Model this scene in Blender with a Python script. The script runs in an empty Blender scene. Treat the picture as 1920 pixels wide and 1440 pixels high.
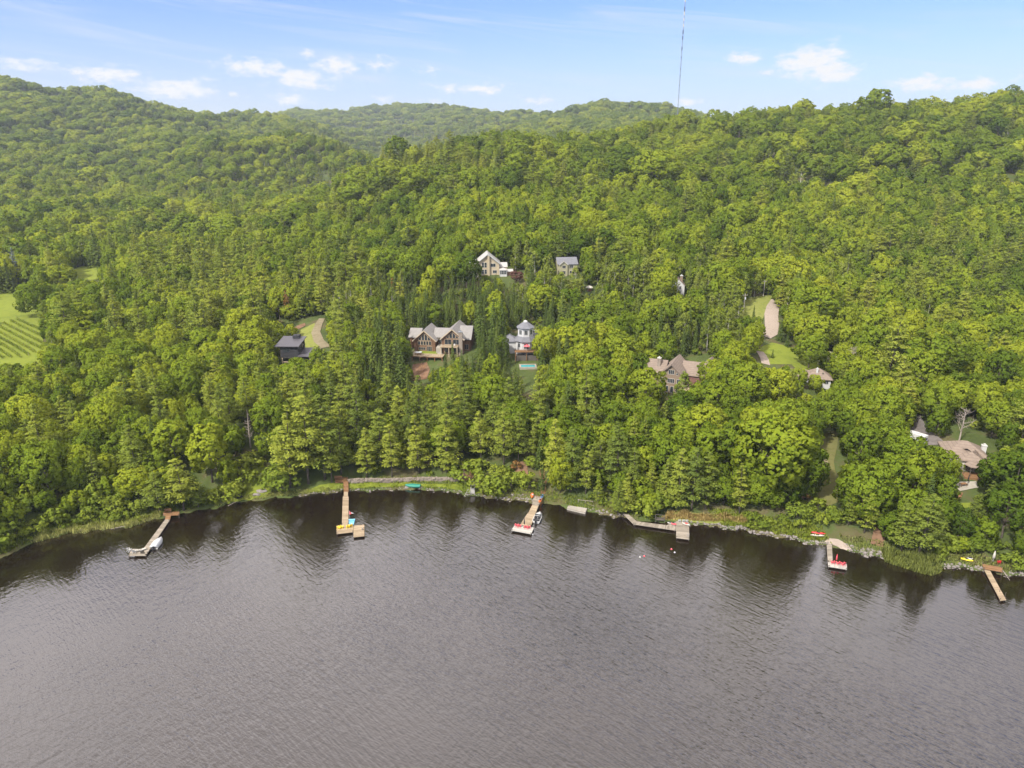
import bpy, bmesh, math, random
import numpy as np
from mathutils import Vector, Matrix
from mathutils.geometry import delaunay_2d_cdt
random.seed(7)
rng = np.random.default_rng(11)
R = math.radians
scene = bpy.context.scene
col = scene.collection

# ------------------------------------------------------------------ camera
CAM_H = 90.0
PITCH = R(18.2)
FPX = 1331.0                      # focal length in photograph pixels (1920 wide)
cam_data = bpy.data.cameras.new("camera")
cam_data.sensor_width = 36.0
cam_data.lens = 36.0 * FPX / 1920.0
cam_data.clip_start = 0.5
cam_data.clip_end = 60000
cam = bpy.data.objects.new("camera", cam_data)
cam.location = (0, 0, CAM_H)
cam.rotation_euler = (R(90) - PITCH, 0, 0)
col.objects.link(cam)
scene.camera = cam
CP, SP = math.cos(PITCH), math.sin(PITCH)

def ray(px, py):
    u = (px - 960) / FPX; v = (720 - py) / FPX
    return np.array([u, CP + v * SP, v * CP - SP])

def project(x, y, z):
    dz = z - CAM_H
    depth = y * CP - dz * SP
    v = (y * SP + dz * CP) / depth
    return 960 + FPX * x / depth, 720 - FPX * v, depth

def W(px, py, z=0.0):
    d = ray(px, py); t = (z - CAM_H) / d[2]
    return np.array([d[0] * t, d[1] * t, z])

# ------------------------------------------------------------------ terrain
SHORE = [(-900,1330),(-420,1190),(-120,1092),(0,1048),(60,1018),(130,1000),(240,988),(300,972),(320,967),(400,952),(440,942),(500,935),(560,930),
         (640,921),(700,919),(760,917),(830,920),(900,932),(960,938),(1010,941),(1060,951),(1100,958),(1140,966),(1180,972),(1260,982),
         (1330,986),(1400,995),(1460,1007),(1520,1018),(1560,1025),(1600,1034),(1650,1046),(1740,1060),(1800,1064),(1840,1070),(1880,1076),
         (1920,1082),(2050,1108),(2300,1165),(2700,1270)]
_sh = np.array([W(*p)[:2] for p in SHORE])
_o = np.argsort(_sh[:, 0]); _sh = _sh[_o]
def shore_y(x):
    x = np.asarray(x, float)
    return np.interp(x, _sh[:, 0], _sh[:, 1]) + 0.7*np.sin(x*0.9) * np.sin(x*0.23+1) + 0.35*np.sin(x*2.1)

TAB = {
 -0.80: [(160,6),(220,13),(265,17),(330,19),(450,24),(600,32),(800,44),(1000,72),(1300,142),(1600,217),(1900,221),(2400,200),(3500,190)],
 -0.65: [(160,5),(220,11),(265,17),(350,18.5),(450,22),(600,28),(800,38),(1000,62),(1200,110),(1500,203),(1900,180),(2400,170),(3500,180)],
 -0.50: [(160,4),(250,13),(330,20),(450,24),(600,29),(800,40),(1000,60),(1300,110),(1600,190),(1900,166),(2400,160),(3500,180)],
 -0.38: [(165,4),(230,11),(300,18),(360,23),(450,26),(600,32),(800,40),(1000,86),(1150,90),(1300,100),(1800,170),(2300,140),(3500,180)],
 -0.28: [(170,3),(200,7),(230,12),(260,16),(300,21),(380,28),(450,32),(600,45),(700,30),(850,42),(1000,92),(1150,92),(1400,86),(1800,152),(2200,130),(3000,238),(3600,180)],
 -0.21: [(174,2),(215,7),(260,15),(300,20),(380,28),(450,36),(540,55),(600,62),(720,40),(850,46),(1000,82),(1150,76),(1400,64),(1800,90),(2400,140),(3000,240),(3600,180)],
 -0.15: [(175,1.6),(200,4),(240,9),(268,15),(300,19),(380,29),(450,39),(520,54),(620,81),(750,56),(1000,50),(1300,46),(1800,66),(2500,165),(3000,240),(3600,200)],
 -0.07: [(176,1.6),(200,4),(240,9),(268,16),(300,20),(330,31),(352,36),(420,45),(520,64),(650,88),(800,80),(1200,60),(1800,96),(2400,178),(2900,236),(3600,200)],
  0.00: [(176,2),(200,6),(250,13),(272,17),(300,22),(340,33),(400,42),(500,60),(680,91),(850,85),(1200,70),(1700,110),(2300,186),(2900,185),(3600,180)],
  0.11: [(172,2),(200,6),(276,17),(340,35),(400,43),(500,61),(720,95),(900,86),(1300,92),(2000,190),(2600,150),(3600,150)],
  0.22: [(168,2),(195,8),(222,13.5),(260,18),(317,31),(400,43),(500,62),(750,102),(900,104),(1100,98),(2000,172),(2600,140),(3600,140)],
  0.35: [(160,2),(200,9),(218,17),(236,19),(284,24),(340,30),(400,41),(500,63),(760,118),(900,114),(1200,100),(2500,100)],
  0.50: [(155,2),(200,7),(260,14),(330,24),(400,38),(500,63),(750,125),(900,122),(1200,110),(2500,100)],
  0.65: [(150,2),(170,5),(188,9),(230,12),(300,20),(380,33),(480,57),(740,129),(900,127),(1200,115),(2500,100)],
  0.80: [(145,2),(190,9),(230,12),(300,20),(380,33),(480,58),(740,134),(900,133),(1200,120),(2500,100)],
}
_ta = np.array(sorted(TAB)); _tt = [np.array(TAB[a], float) for a in _ta]

def table_z(x, y):
    a = np.clip(x / np.maximum(y, 60), _ta[0] + 1e-6, _ta[-1] - 1e-6)
    k = np.searchsorted(_ta, a) - 1
    k = np.clip(k, 0, len(_ta) - 2)
    z = np.zeros_like(a)
    for i in range(len(_ta) - 1):
        m = k == i
        if not m.any(): continue
        f = (a[m] - _ta[i]) / (_ta[i+1] - _ta[i]); f = f*f*(3-2*f)*0.5 + f*0.5
        z0 = np.interp(y[m], _tt[i][:, 0], _tt[i][:, 1]); z1 = np.interp(y[m], _tt[i+1][:, 0], _tt[i+1][:, 1])
        z[m] = z0 * (1 - f) + z1 * f
    return z

def ground(x, y):
    x = np.atleast_1d(np.asarray(x, float)); y = np.atleast_1d(np.asarray(y, float))
    x, y = np.broadcast_arrays(x, y); x = x.copy(); y = y.copy()
    tab = table_z(x, y)
    w = np.clip((y - 380) / 500, 0, 1.6)
    tab = tab + w * (4*np.sin(x/57+1.1)*np.sin(y/71) + 3*np.sin(x/33+y/47) + 2.0*np.sin(x/19-y/23+2) + 5*np.sin(x/140+y/190+.5)*np.clip((y-900)/800,0,1))
    far = np.clip((y - 1200) / 1500, 0, 1)
    tab = tab + far * (9*np.sin(x/230+.7)*np.sin(y/260+1) + 6*np.sin(x/110-y/150))
    s = y - shore_y(x)
    near = np.clip(1 - np.abs(s) / 60, 0, 1)
    up = 0.22 + 0.16 * np.minimum(s, 6) + 0.36 * np.maximum(s - 6, 0) + .15 * near * np.sin(x*.6) * np.minimum(s, 3) / 3
    return np.where(s < 0, np.maximum(-6, 0.28 * s - 0.02), np.minimum(np.maximum(tab, 0.4), np.maximum(up, .05)))

def gz(x, y): return float(ground(x, y)[0])

def P(px, py, tmax=3000, tmin=120):
    d = ray(px, py)
    t = np.concatenate([np.arange(tmin, 500, 0.4), np.arange(500, tmax, 3)])
    xs, ys, zs = d[0]*t, d[1]*t, CAM_H + d[2]*t
    g = np.maximum(ground(xs, ys), 0)
    h = np.where(zs < g)[0]
    if len(h) == 0: return np.array([xs[-1], ys[-1], g[-1]])
    i = h[0]
    return np.array([xs[i], ys[i], g[i]])

def mpp(p): return project(*p)[2] / FPX

# ------------------------------------------------------------------ materials
def new_mat(name):
    m = bpy.data.materials.new(name); m.use_nodes = True
    nt = m.node_tree; b = nt.nodes["Principled BSDF"]
    return m, nt, b
def N(nt, typ, **kw):
    n = nt.nodes.new(typ)
    for k, v in kw.items(): setattr(n, k, v)
    return n
def ramp(nt, fac, stops):
    r = N(nt, 'ShaderNodeValToRGB')
    els = r.color_ramp.elements
    while len(els) < len(stops): els.new(0.5)
    for e, (p, c) in zip(els, stops): e.position = p; e.color = (*c, 1)
    nt.links.new(fac, r.inputs[0]); return r.outputs[0]
def coords(nt): return N(nt, 'ShaderNodeTexCoord').outputs['Object']
def noise(nt, vec, scale, detail=4, rough=.55):
    n = N(nt, 'ShaderNodeTexNoise'); n.inputs['Scale'].default_value = scale; n.inputs['Detail'].default_value = detail
    n.inputs['Roughness'].default_value = rough
    if vec is not None: nt.links.new(vec, n.inputs['Vector'])
    return n.outputs['Fac']
def bump(nt, b, h, strength, dist):
    n = N(nt, 'ShaderNodeBump'); n.inputs['Strength'].default_value = strength; n.inputs['Distance'].default_value = dist
    nt.links.new(h, n.inputs['Height']); nt.links.new(n.outputs[0], b.inputs['Normal'])

def mottled(name, c1, c2, scale=1.0, rough=.8, bumpd=0.0, metal=0, spec=.3, c3=None):
    m, nt, b = new_mat(name)
    f = noise(nt, coords(nt), scale)
    st = [(.3, c1), (.7, c2)] if c3 is None else [(.28, c1), (.5, c2), (.72, c3)]
    nt.links.new(ramp(nt, f, st), b.inputs['Base Color'])
    b.inputs['Roughness'].default_value = rough; b.inputs['Metallic'].default_value = metal
    b.inputs['Specular IOR Level'].default_value = spec
    if bumpd: bump(nt, b, noise(nt, coords(nt), scale*4), .6, bumpd)
    return m

def planked(name, c1, c2):
    """boards: each island of the mesh gets its own tone"""
    m, nt, b = new_mat(name)
    g = N(nt, 'ShaderNodeNewGeometry')
    f = noise(nt, coords(nt), 1.3, 3)
    mx = N(nt, 'ShaderNodeMath', operation='MULTIPLY_ADD'); nt.links.new(f, mx.inputs[0]); mx.inputs[1].default_value = .7
    h = N(nt, 'ShaderNodeMath', operation='MULTIPLY'); nt.links.new(g.outputs['Random Per Island'], h.inputs[0]); h.inputs[1].default_value = .6
    nt.links.new(h.outputs[0], mx.inputs[2])
    nt.links.new(ramp(nt, mx.outputs[0], [(.3, c1), (.95, c2)]), b.inputs['Base Color'])
    b.inputs['Roughness'].default_value = .85; b.inputs['Specular IOR Level'].default_value = .2
    return m

def striped(name, c1, c2, axis, period, width=.12, rough=.8, mott=.25):
    """siding / shingle courses: thin darker lines every period metres along an axis of the object"""
    m, nt, b = new_mat(name)
    co = coords(nt); s = N(nt, 'ShaderNodeSeparateXYZ'); nt.links.new(co, s.inputs[0])
    d = N(nt, 'ShaderNodeMath', operation='DIVIDE'); nt.links.new(s.outputs[axis], d.inputs[0]); d.inputs[1].default_value = period
    fr = N(nt, 'ShaderNodeMath', operation='FRACT'); nt.links.new(d.outputs[0], fr.inputs[0])
    lt = N(nt, 'ShaderNodeMath', operation='LESS_THAN'); nt.links.new(fr.outputs[0], lt.inputs[0]); lt.inputs[1].default_value = width
    f = noise(nt, co, 1.1, 5)
    col1 = ramp(nt, f, [(.3, tuple(c*(1-mott) for c in c1)), (.7, tuple(min(1, c*(1+mott)) for c in c1))])
    mx = N(nt, 'ShaderNodeMix', data_type='RGBA'); nt.links.new(lt.outputs[0], mx.inputs[0])
    nt.links.new(col1, mx.inputs[6]); mx.inputs[7].default_value = (*c2, 1)
    nt.links.new(mx.outputs[2], b.inputs['Base Color']); b.inputs['Roughness'].default_value = rough
    b.inputs['Specular IOR Level'].default_value = .25
    return m

def plain(name, c, rough=.5, metal=0, spec=.4): return mottled(name, tuple(x*.88 for x in c), tuple(min(1, x*1.1) for x in c), 1.7, rough, 0, metal, spec)

def foliage(name, dark, mid, light, trans=.3, seed=0):
    m, nt, b = new_mat(name)
    nt.nodes.remove(b)
    out = nt.nodes['Material Output']
    oi = N(nt, 'ShaderNodeObjectInfo'); at = N(nt, 'ShaderNodeAttribute', attribute_name='tone')
    a = N(nt, 'ShaderNodeMath', operation='MULTIPLY'); nt.links.new(oi.outputs['Random'], a.inputs[0]); a.inputs[1].default_value = .6
    s = N(nt, 'ShaderNodeMath', operation='MULTIPLY_ADD'); nt.links.new(at.outputs['Fac'], s.inputs[0]); s.inputs[1].default_value = .4
    pn = noise(nt, oi.outputs['Location'], .011, 3); ps = N(nt, 'ShaderNodeMath', operation='MULTIPLY_ADD'); nt.links.new(pn, ps.inputs[0]); ps.inputs[1].default_value = 1.0; ps.inputs[2].default_value = -.5   # stands of one kind
    s2 = N(nt, 'ShaderNodeMath', operation='ADD'); nt.links.new(ps.outputs[0], s2.inputs[0]); nt.links.new(a.outputs[0], s2.inputs[1])
    nt.links.new(s2.outputs[0], s.inputs[2])
    c = ramp(nt, s.outputs[0], [(.08, dark), (.5, mid), (.95, light)])
    d = N(nt, 'ShaderNodeBsdfDiffuse'); nt.links.new(c, d.inputs[0])
    t = N(nt, 'ShaderNodeBsdfTranslucent')
    hs = N(nt, 'ShaderNodeHueSaturation'); hs.inputs['Hue'].default_value = .485; hs.inputs['Value'].default_value = 1.25; nt.links.new(c, hs.inputs['Color'])
    nt.links.new(hs.outputs[0], t.inputs[0])
    mx = N(nt, 'ShaderNodeMixShader'); mx.inputs[0].default_value = trans
    nt.links.new(d.outputs[0], mx.inputs[1]); nt.links.new(t.outputs[0], mx.inputs[2]); nt.links.new(mx.outputs[0], out.inputs[0])
    return m

M = {}
M['bark'] = mottled('bark', (.05,.04,.03), (.13,.105,.085), 2.5, .9)
M['pale_bark'] = mottled('pale_bark', (.28,.25,.21), (.5,.47,.42), 3, .85)
M['dead_bark'] = mottled('dead_bark', (.2,.16,.13), (.36,.31,.26), 3, .9)
M['maple'] = foliage('maple_leaves', (.075,.122,.013), (.178,.238,.02), (.318,.352,.029), .37)
M['pine'] = foliage('pine_needles', (.115,.155,.03), (.205,.25,.037), (.315,.335,.046), .28)
M['spruce'] = foliage('spruce_needles', (0.069,0.103,0.025), (0.109,0.149,0.031), (0.155,0.190,0.039), .2)
M['birch'] = foliage('birch_leaves', (0.161,0.207,0.034), (0.218,0.265,0.044), (0.276,0.310,0.057), .36)
M['shrub'] = foliage('shrub_leaves', (0.127,0.177,0.023), (0.196,0.248,0.031), (0.272,0.308,0.041), .34)
M['blue_needles'] = foliage('blue_needles', (.1,.125,.12), (.15,.175,.17), (.2,.22,.21), .12)
M['rust_needles'] = foliage('rust_needles', (.2,.11,.035), (.28,.16,.05), (.34,.21,.07), .2)
M['purple_leaves'] = foliage('purple_leaves', (.09,.045,.035), (.13,.066,.05), (.17,.085,.06), .2)
M['cream_blossom'] = foliage('cream_blossom', (.4,.4,.2), (.55,.54,.3), (.62,.6,.38), .25)
M['yellow_leaves'] = foliage('yellow_leaves', (.16,.18,.02), (.21,.23,.022), (.25,.26,.026), .35)
M['reed'] = foliage('reed_blades', (0.163,0.195,0.045), (0.253,0.276,0.073), (0.341,0.341,0.114), .25)
M['dry_grass'] = foliage('dry_grass_blades', (0.286,0.221,0.078), (0.416,0.312,0.124), (0.520,0.403,0.182), .25)
M['grey_wood'] = planked('grey_boards', (0.170,0.145,0.111), (0.306,0.264,0.212))
M['tan_wood'] = planked('tan_boards', (0.214,0.160,0.100), (0.352,0.275,0.184))
M['brown_wood'] = planked('brown_boards', (0.145,0.076,0.036), (0.238,0.132,0.064))
M['white_boards'] = planked('white_boards', (0.281,0.260,0.231), (0.407,0.386,0.344))
M['dark_post'] = plain('dark_post', (.1,.085,.07), .8)
M['white'] = plain('white_paint', (0.465,0.460,0.441), .5)
M['offwhite'] = plain('offwhite_paint', (0.436,0.407,0.351), .6)
M['black'] = plain('black_rubber', (.025,.025,.028), .6)
M['red'] = plain('red_plastic', (.6,.035,.04), .4)
M['pinkred'] = plain('sun_faded_red_plastic', (.68,.1,.12), .5)
M['orange'] = plain('orange_plastic', (.72,.14,.03), .4)
M['yellow'] = plain('yellow_plastic', (.85,.62,.03), .4)
M['blue'] = plain('blue_plastic', (.05,.24,.5), .4)
M['skyblue'] = plain('pale_blue_plastic', (.2,.52,.7), .45)
M['teal'] = plain('teal_paint', (.025,.19,.135), .6)
M['grey_cover'] = plain('grey_boat_cover', (.46,.47,.48), .75)
M['metal'] = plain('galvanised_metal', (.42,.43,.44), .4, .7)
M['glass'] = mottled('window_glass', (.018,.022,.026), (.045,.052,.06), .5, .08, 0, 0, .6)
M['log'] = striped('log_wall', (.155,.085,.05), (.075,.04,.022), 2, .3, .15)
M['grey_roof'] = striped('grey_metal_roof', (0.209,0.196,0.183), (0.167,0.157,0.146), 0, .6, .08, .6, .1)
M['trim_tan'] = plain('tan_trim', (0.425,0.340,0.230), .7)
M['stone'] = mottled('field_stone', (0.121,0.093,0.070), (0.256,0.214,0.172), 1.6, .9, .03, 0, .2, (0.186,0.154,0.125))
M['taupe_roof'] = striped('taupe_shingle_roof', (0.200,0.156,0.123), (0.147,0.112,0.091), 2, .5, .15, .9, .12)
M['taupe_wall'] = striped('taupe_siding', (0.212,0.157,0.111), (0.136,0.098,0.068), 2, .3, .15, .8, .1)
M['plum_wall'] = striped('plum_siding', (0.170,0.085,0.072), (0.119,0.060,0.051), 2, .3, .15, .8, .1)
M['cream_wall'] = striped('cream_siding', (0.421,0.351,0.239), (0.351,0.281,0.190), 2, .3, .12, .8, .06)
M['sage_wall'] = striped('sage_siding', (0.335,0.312,0.195), (0.265,0.242,0.148), 2, .3, .12, .8, .06)
M['white_wall'] = striped('white_siding', (0.454,0.447,0.435), (0.371,0.364,0.358), 2, .3, .1, .7, .05)
M['white_roof'] = striped('white_metal_roof', (0.354,0.344,0.324), (0.295,0.284,0.270), 1, .6, .08, .5, .05)
M['slate_roof'] = striped('slate_shingle_roof', (0.155,0.155,0.167), (0.105,0.105,0.118), 2, .35, .15, .85, .12)
M['black_roof'] = striped('black_metal_roof', (.075,.07,.078), (.05,.047,.052), 0, .6, .08, .45, .1)
M['black_wall'] = striped('black_siding', (.035,.034,.037), (.02,.02,.022), 0, .25, .15, .7, .1)
M['water_pool'] = plain('pool_water', (0.042,0.322,0.350), .1)
M['coping'] = mottled('pale_paving', (0.264,0.237,0.195), (0.348,0.316,0.264), .8, .9)
M['gravel'] = mottled('gravel', (0.223,0.175,0.142), (0.328,0.271,0.223), 1.2, .95, .02, 0, .1, (0.283,0.227,0.182))
M['asphalt'] = mottled('asphalt', (.1,.085,.078), (.16,.14,.13), .6, .95)
M['dirt'] = mottled('bare_earth', (0.093,0.051,0.031), (0.187,0.111,0.068), .5, .95, .05, 0, .1, (0.136,0.085,0.047))
M['sandy'] = mottled('sandy_track', (0.149,0.124,0.068), (0.223,0.186,0.118), .6, .95, .02)
M['lawn'] = mottled('lawn_grass', (0.097,0.132,0.018), (0.167,0.198,0.026), .25, .95, .04, 0, .1, (0.128,0.163,0.021))
M['rough_grass'] = mottled('rough_grass', (0.108,0.135,0.027), (0.189,0.198,0.050), .4, .95, .03, 0, .1, (0.140,0.171,0.032))
M['clearing_turf'] = mottled('worn_grass', (0.090,0.095,0.027), (0.144,0.135,0.050), .5, .95, .02, 0, .1, (0.108,0.117,0.032))  # browner, darker grass tones for the footpath clearing
M['mast_steel'] = plain('mast_steel', (.2,.23,.3), .6, .2)
M['mast_dark'] = plain('mast_dark_steel', (.1,.13,.2), .6, .2)
m_, nt_, b_ = new_mat('beacon'); b_.inputs['Base Color'].default_value = (.9,.92,.95,1); b_.inputs['Emission Color'].default_value = (.9,.95,1,1); b_.inputs['Emission Strength'].default_value = 3; M['beacon'] = m_
M['rock'] = mottled('shore_rock', (0.140,0.121,0.106), (0.260,0.232,0.213), 1.4, .9, .03)

# ------------------------------------------------------------------ mesh helpers
class MB:
    def __init__(s): s.v = []; s.f = []
    def add(s, vs, fs):
        o = len(s.v); s.v += [tuple(map(float, p)) for p in vs]; s.f += [tuple(i + o for i in f) for f in fs]; return s
    def box(s, x0, x1, y0, y1, z0, z1):
        return s.add([(x0,y0,z0),(x1,y0,z0),(x1,y1,z0),(x0,y1,z0),(x0,y0,z1),(x1,y0,z1),(x1,y1,z1),(x0,y1,z1)],
                     [(3,2,1,0),(4,5,6,7),(0,1,5,4),(1,2,6,5),(2,3,7,6),(3,0,4,7)])
    def prism(s, poly, y0, y1):           # polygon in (x,z), counter-clockwise seen from -y
        n = len(poly)
        vs = [(x, y0, z) for x, z in poly] + [(x, y1, z) for x, z in poly]
        fs = [tuple(range(n)), tuple(range(2*n-1, n-1, -1))] + [((i+1) % n, i, n+i, n+(i+1) % n) for i in range(n)]
        return s.add(vs, fs)
    def prism_x(s, poly, x0, x1):         # polygon in (y,z) extruded along x
        n = len(poly)
        vs = [(x0, y, z) for y, z in poly] + [(x1, y, z) for y, z in poly]
        fs = [tuple(range(n-1, -1, -1)), tuple(range(n, 2*n))] + [(i, (i+1) % n, n+(i+1) % n, n+i) for i in range(n)]
        return s.add(vs, fs)
    def slab(s, quad, t):                 # quad of 3d points thickened downwards by t
        q = [Vector(p) for p in quad]; n = (q[1]-q[0]).cross(q[2]-q[0]).normalized()
        if n.z < 0: n = -n; q = q[::-1]
        k = len(q); lo = [p - n*t for p in q]
        return s.add(list(q)+lo, [tuple(range(k)), tuple(range(2*k-1, k-1, -1))] + [((i+1) % k, i, k+i, k+(i+1) % k) for i in range(k)])
    def tube(s, pts, rad, n=7, cap=True):
        pts = [Vector(p) for p in pts]
        rads = rad if hasattr(rad, '__len__') else [rad]*len(pts)
        rings = []
        for i, p in enumerate(pts):
            d = (pts[min(i+1, len(pts)-1)] - pts[max(i-1, 0)]).normalized()
            a = d.orthogonal().normalized(); b = d.cross(a)
            rings.append([p + (a*math.cos(2*math.pi*k/n) + b*math.sin(2*math.pi*k/n))*rads[i] for k in range(n)])
        vs = [p for r in rings for p in r]; fs = []
        for i in range(len(pts)-1):
            for k in range(n):
                k2 = (k+1) % n
                fs.append((i*n+k, i*n+k2, (i+1)*n+k2, (i+1)*n+k))
        if cap: fs += [tuple(range(n-1, -1, -1)), tuple(range((len(pts)-1)*n, len(pts)*n))]
        return s.add(vs, fs)
    def lathe(s, prof, n=12, c=(0,0,0)):
        vs = []; fs = []
        for r, z in prof: vs += [(c[0]+r*math.cos(2*math.pi*k/n), c[1]+r*math.sin(2*math.pi*k/n), c[2]+z) for k in range(n)]
        for i in range(len(prof)-1):
            for k in range(n):
                k2 = (k+1) % n; fs.append((i*n+k, i*n+k2, (i+1)*n+k2, (i+1)*n+k))
        fs += [tuple(range(n-1, -1, -1)), tuple(range((len(prof)-1)*n, len(prof)*n))]
        return s.add(vs, fs)
    def xform(s, mat):
        s.v = [tuple(mat @ Vector(p)) for p in s.v]; return s
    def build(s, name, mat, parent=None, smooth=False, bevel=0):
        me = bpy.data.meshes.new(name); me.from_pydata(s.v, [], s.f); me.validate()
        bm = bmesh.new(); bm.from_mesh(me); bmesh.ops.recalc_face_normals(bm, faces=bm.faces)
        if bevel: bmesh.ops.bevel(bm, geom=bm.edges[:], offset=bevel, segments=1, affect='EDGES', clamp_overlap=True)
        bm.to_mesh(me); bm.free()
        if smooth:
            for p in me.polygons: p.use_smooth = True
        me.materials.append(mat if not isinstance(mat, str) else M[mat])
        o = bpy.data.objects.new(name, me); col.objects.link(o)
        if parent is not None: o.parent = parent
        return o

def tag(o, label=None, cat=None, group=None, kind=None):
    if label: o['label'] = label
    if cat: o['category'] = cat
    if group: o['group'] = group
    if kind: o['kind'] = kind
    return o
def thing(name, label, cat, loc, rz=0.0, group=None):
    e = bpy.data.objects.new(name, None); e.empty_display_size = .5
    e.location = tuple(map(float, loc)); e.rotation_euler = (0, 0, rz); col.objects.link(e)
    return tag(e, label, cat, group)
KIDS = {}
def dup(root, loc, rz=0.0, label=None, group=None, scale=None):
    r = root.copy(); col.objects.link(r); r.location = tuple(map(float, loc)); r.rotation_euler = (0, 0, rz)
    if scale is not None: r.scale = scale
    if label: r['label'] = label
    if group: r['group'] = group
    if root.name not in KIDS: KIDS[root.name] = [(c, list(c.children)) for c in root.children]
    for ch, gs in KIDS[root.name]:
        c = ch.copy(); col.objects.link(c); c.parent = r
        for g in gs:
            d = g.copy(); col.objects.link(d); d.parent = c
    return r

def inpoly(poly, x, y):
    poly = np.asarray(poly, float); x = np.asarray(x, float); y = np.asarray(y, float)
    ins = np.zeros(x.shape, bool); j = len(poly) - 1
    for i in range(len(poly)):
        xi, yi = poly[i]; xj, yj = poly[j]
        c = ((yi > y) != (yj > y)) & (x < (xj - xi) * (y - yi) / ((yj - yi) if yj != yi else 1e-9) + xi)
        ins ^= c; j = i
    return ins

def drape(name, pix, mat, off, step=1.0, kind='structure', world=False, dense=1.0):
    """a sheet that follows the ground inside an outline"""
    wp = [tuple(p[:2]) for p in pix] if world else [tuple(P(*p)[:2]) for p in pix]
    b = []
    for i in range(len(wp)):
        a0 = np.array(wp[i]); a1 = np.array(wp[(i+1) % len(wp)]); n = max(1, int(np.linalg.norm(a1-a0) / dense))
        b += [tuple(a0 + (a1-a0)*k/n) for k in range(n)]
    xs = np.array([p[0] for p in b]); ys = np.array([p[1] for p in b])
    gx, gy = np.meshgrid(np.arange(xs.min(), xs.max(), step), np.arange(ys.min(), ys.max(), step))
    gx, gy = gx.ravel(), gy.ravel(); m = inpoly(b, gx, gy); inner = list(zip(gx[m], gy[m]))
    pts = [Vector(p) for p in b] + [Vector(p) for p in inner]
    nb = len(b)
    vs, es, fs, *_ = delaunay_2d_cdt(pts, [(i, (i+1) % nb) for i in range(nb)], [], 1, 1e-4)
    X = np.array([v.x for v in vs]); Y = np.array([v.y for v in vs]); Z = ground(X, Y) + off
    mb = MB(); mb.add(list(zip(X, Y, Z)), fs)
    o = mb.build(name, mat)
    if kind: o['kind'] = kind
    return o

def ribbon_px(pts, width):
    """outline (world) of a path along pixel points"""
    c = [P(*p)[:2] for p in pts]
    L, Rr = [], []
    for i, p in enumerate(c):
        d = np.array(c[min(i+1, len(c)-1)]) - np.array(c[max(i-1, 0)]); d = d/np.linalg.norm(d); n = np.array([-d[1], d[0]])
        w = width if not hasattr(width, '__len__') else width[i]
        L.append(np.array(p)+n*w/2); Rr.append(np.array(p)-n*w/2)
    return [tuple(q) for q in L] + [tuple(q) for q in Rr[::-1]]
# ------------------------------------------------------------------ ground sheet
av = np.arange(-1.35, 1.3501, 0.005)
yv = np.concatenate([np.arange(40, 130, 6), np.arange(130, 420, 1.6), np.geomspace(420, 14000, 190)])
AA, YY = np.meshgrid(av, yv); XX = AA * YY
ZZ = ground(XX.ravel(), YY.ravel()).reshape(XX.shape)
nr, nc = XX.shape
me = bpy.data.meshes.new("ground")
idx = np.arange(nr*nc).reshape(nr, nc)
q = np.stack([idx[:-1,:-1], idx[:-1,1:], idx[1:,1:], idx[1:,:-1]], -1).reshape(-1, 4)
me.vertices.add(nr*nc); me.vertices.foreach_set('co', np.stack([XX, YY, ZZ], -1).ravel().astype(np.float32))
me.loops.add(q.size); me.loops.foreach_set('vertex_index', q.ravel().astype(np.int32))
me.polygons.add(len(q)); me.polygons.foreach_set('loop_start', np.arange(0, q.size, 4, dtype=np.int32))
me.update(); me.validate()
m, nt, b = new_mat('forest_floor')
co = coords(nt)
f1 = noise(nt, co, .09, 6, .65)
c = ramp(nt, f1, [(.3, (.045,.06,.018)), (.48, (.07,.092,.026)), (.6, (.095,.08,.04)), (.72, (.1,.125,.03))])
nt.links.new(c, b.inputs['Base Color']); b.inputs['Roughness'].default_value = .95; b.inputs['Specular IOR Level'].default_value = .1
bump(nt, b, noise(nt, co, .8, 6), .8, .3)
me.materials.append(m)
go = bpy.data.objects.new("ground", me); col.objects.link(go); go['kind'] = 'structure'

# ------------------------------------------------------------------ lake
gx_ = np.concatenate([[-4000, -1500, -700], np.arange(-400, 401, 5), [700, 1500, 4000]]); gy_ = np.concatenate([[-3000, -800, -200], np.arange(0, 331, 4)])
mb = MB(); nx_, ny_ = len(gx_), len(gy_)
mb.add([(x, y, 0) for y in gy_ for x in gx_], [(j*nx_+i, j*nx_+i+1, (j+1)*nx_+i+1, (j+1)*nx_+i) for j in range(ny_-1) for i in range(nx_-1)])
m, nt, b = new_mat('lake_water')
co = coords(nt)
b.inputs['IOR'].default_value = 1.8
b.inputs['Roughness'].default_value = .07
b.inputs['Specular IOR Level'].default_value = .62
fb = noise(nt, co, .03, 3)
nt.links.new(ramp(nt, fb, [(.3, (.007,.0042,.0024)), (.7, (.012,.0072,.004))]), b.inputs['Base Color'])
def wave_layer(rot, sc, scale, detail, dist):
    mp = N(nt, 'ShaderNodeMapping', vector_type='TEXTURE'); mp.inputs['Rotation'].default_value = (0, 0, R(rot)); mp.inputs['Scale'].default_value = sc
    nt.links.new(co, mp.inputs['Vector'])
    n = N(nt, 'ShaderNodeTexNoise'); n.inputs['Scale'].default_value = scale; n.inputs['Detail'].default_value = detail
    n.inputs['Roughness'].default_value = .5; n.inputs['Distortion'].default_value = dist
    nt.links.new(mp.outputs[0], n.inputs['Vector']); return n.outputs['Fac']
w1 = wave_layer(-46, (5.0, 1.0, 1), 1.5, 2, .3)
w2 = wave_layer(-28, (4.0, 1.0, 1), 3.2, 2, .3)
w3 = wave_layer(52, (2.2, 1.0, 1), .95, 2, .4)
gust = noise(nt, co, .012, 3)
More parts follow.
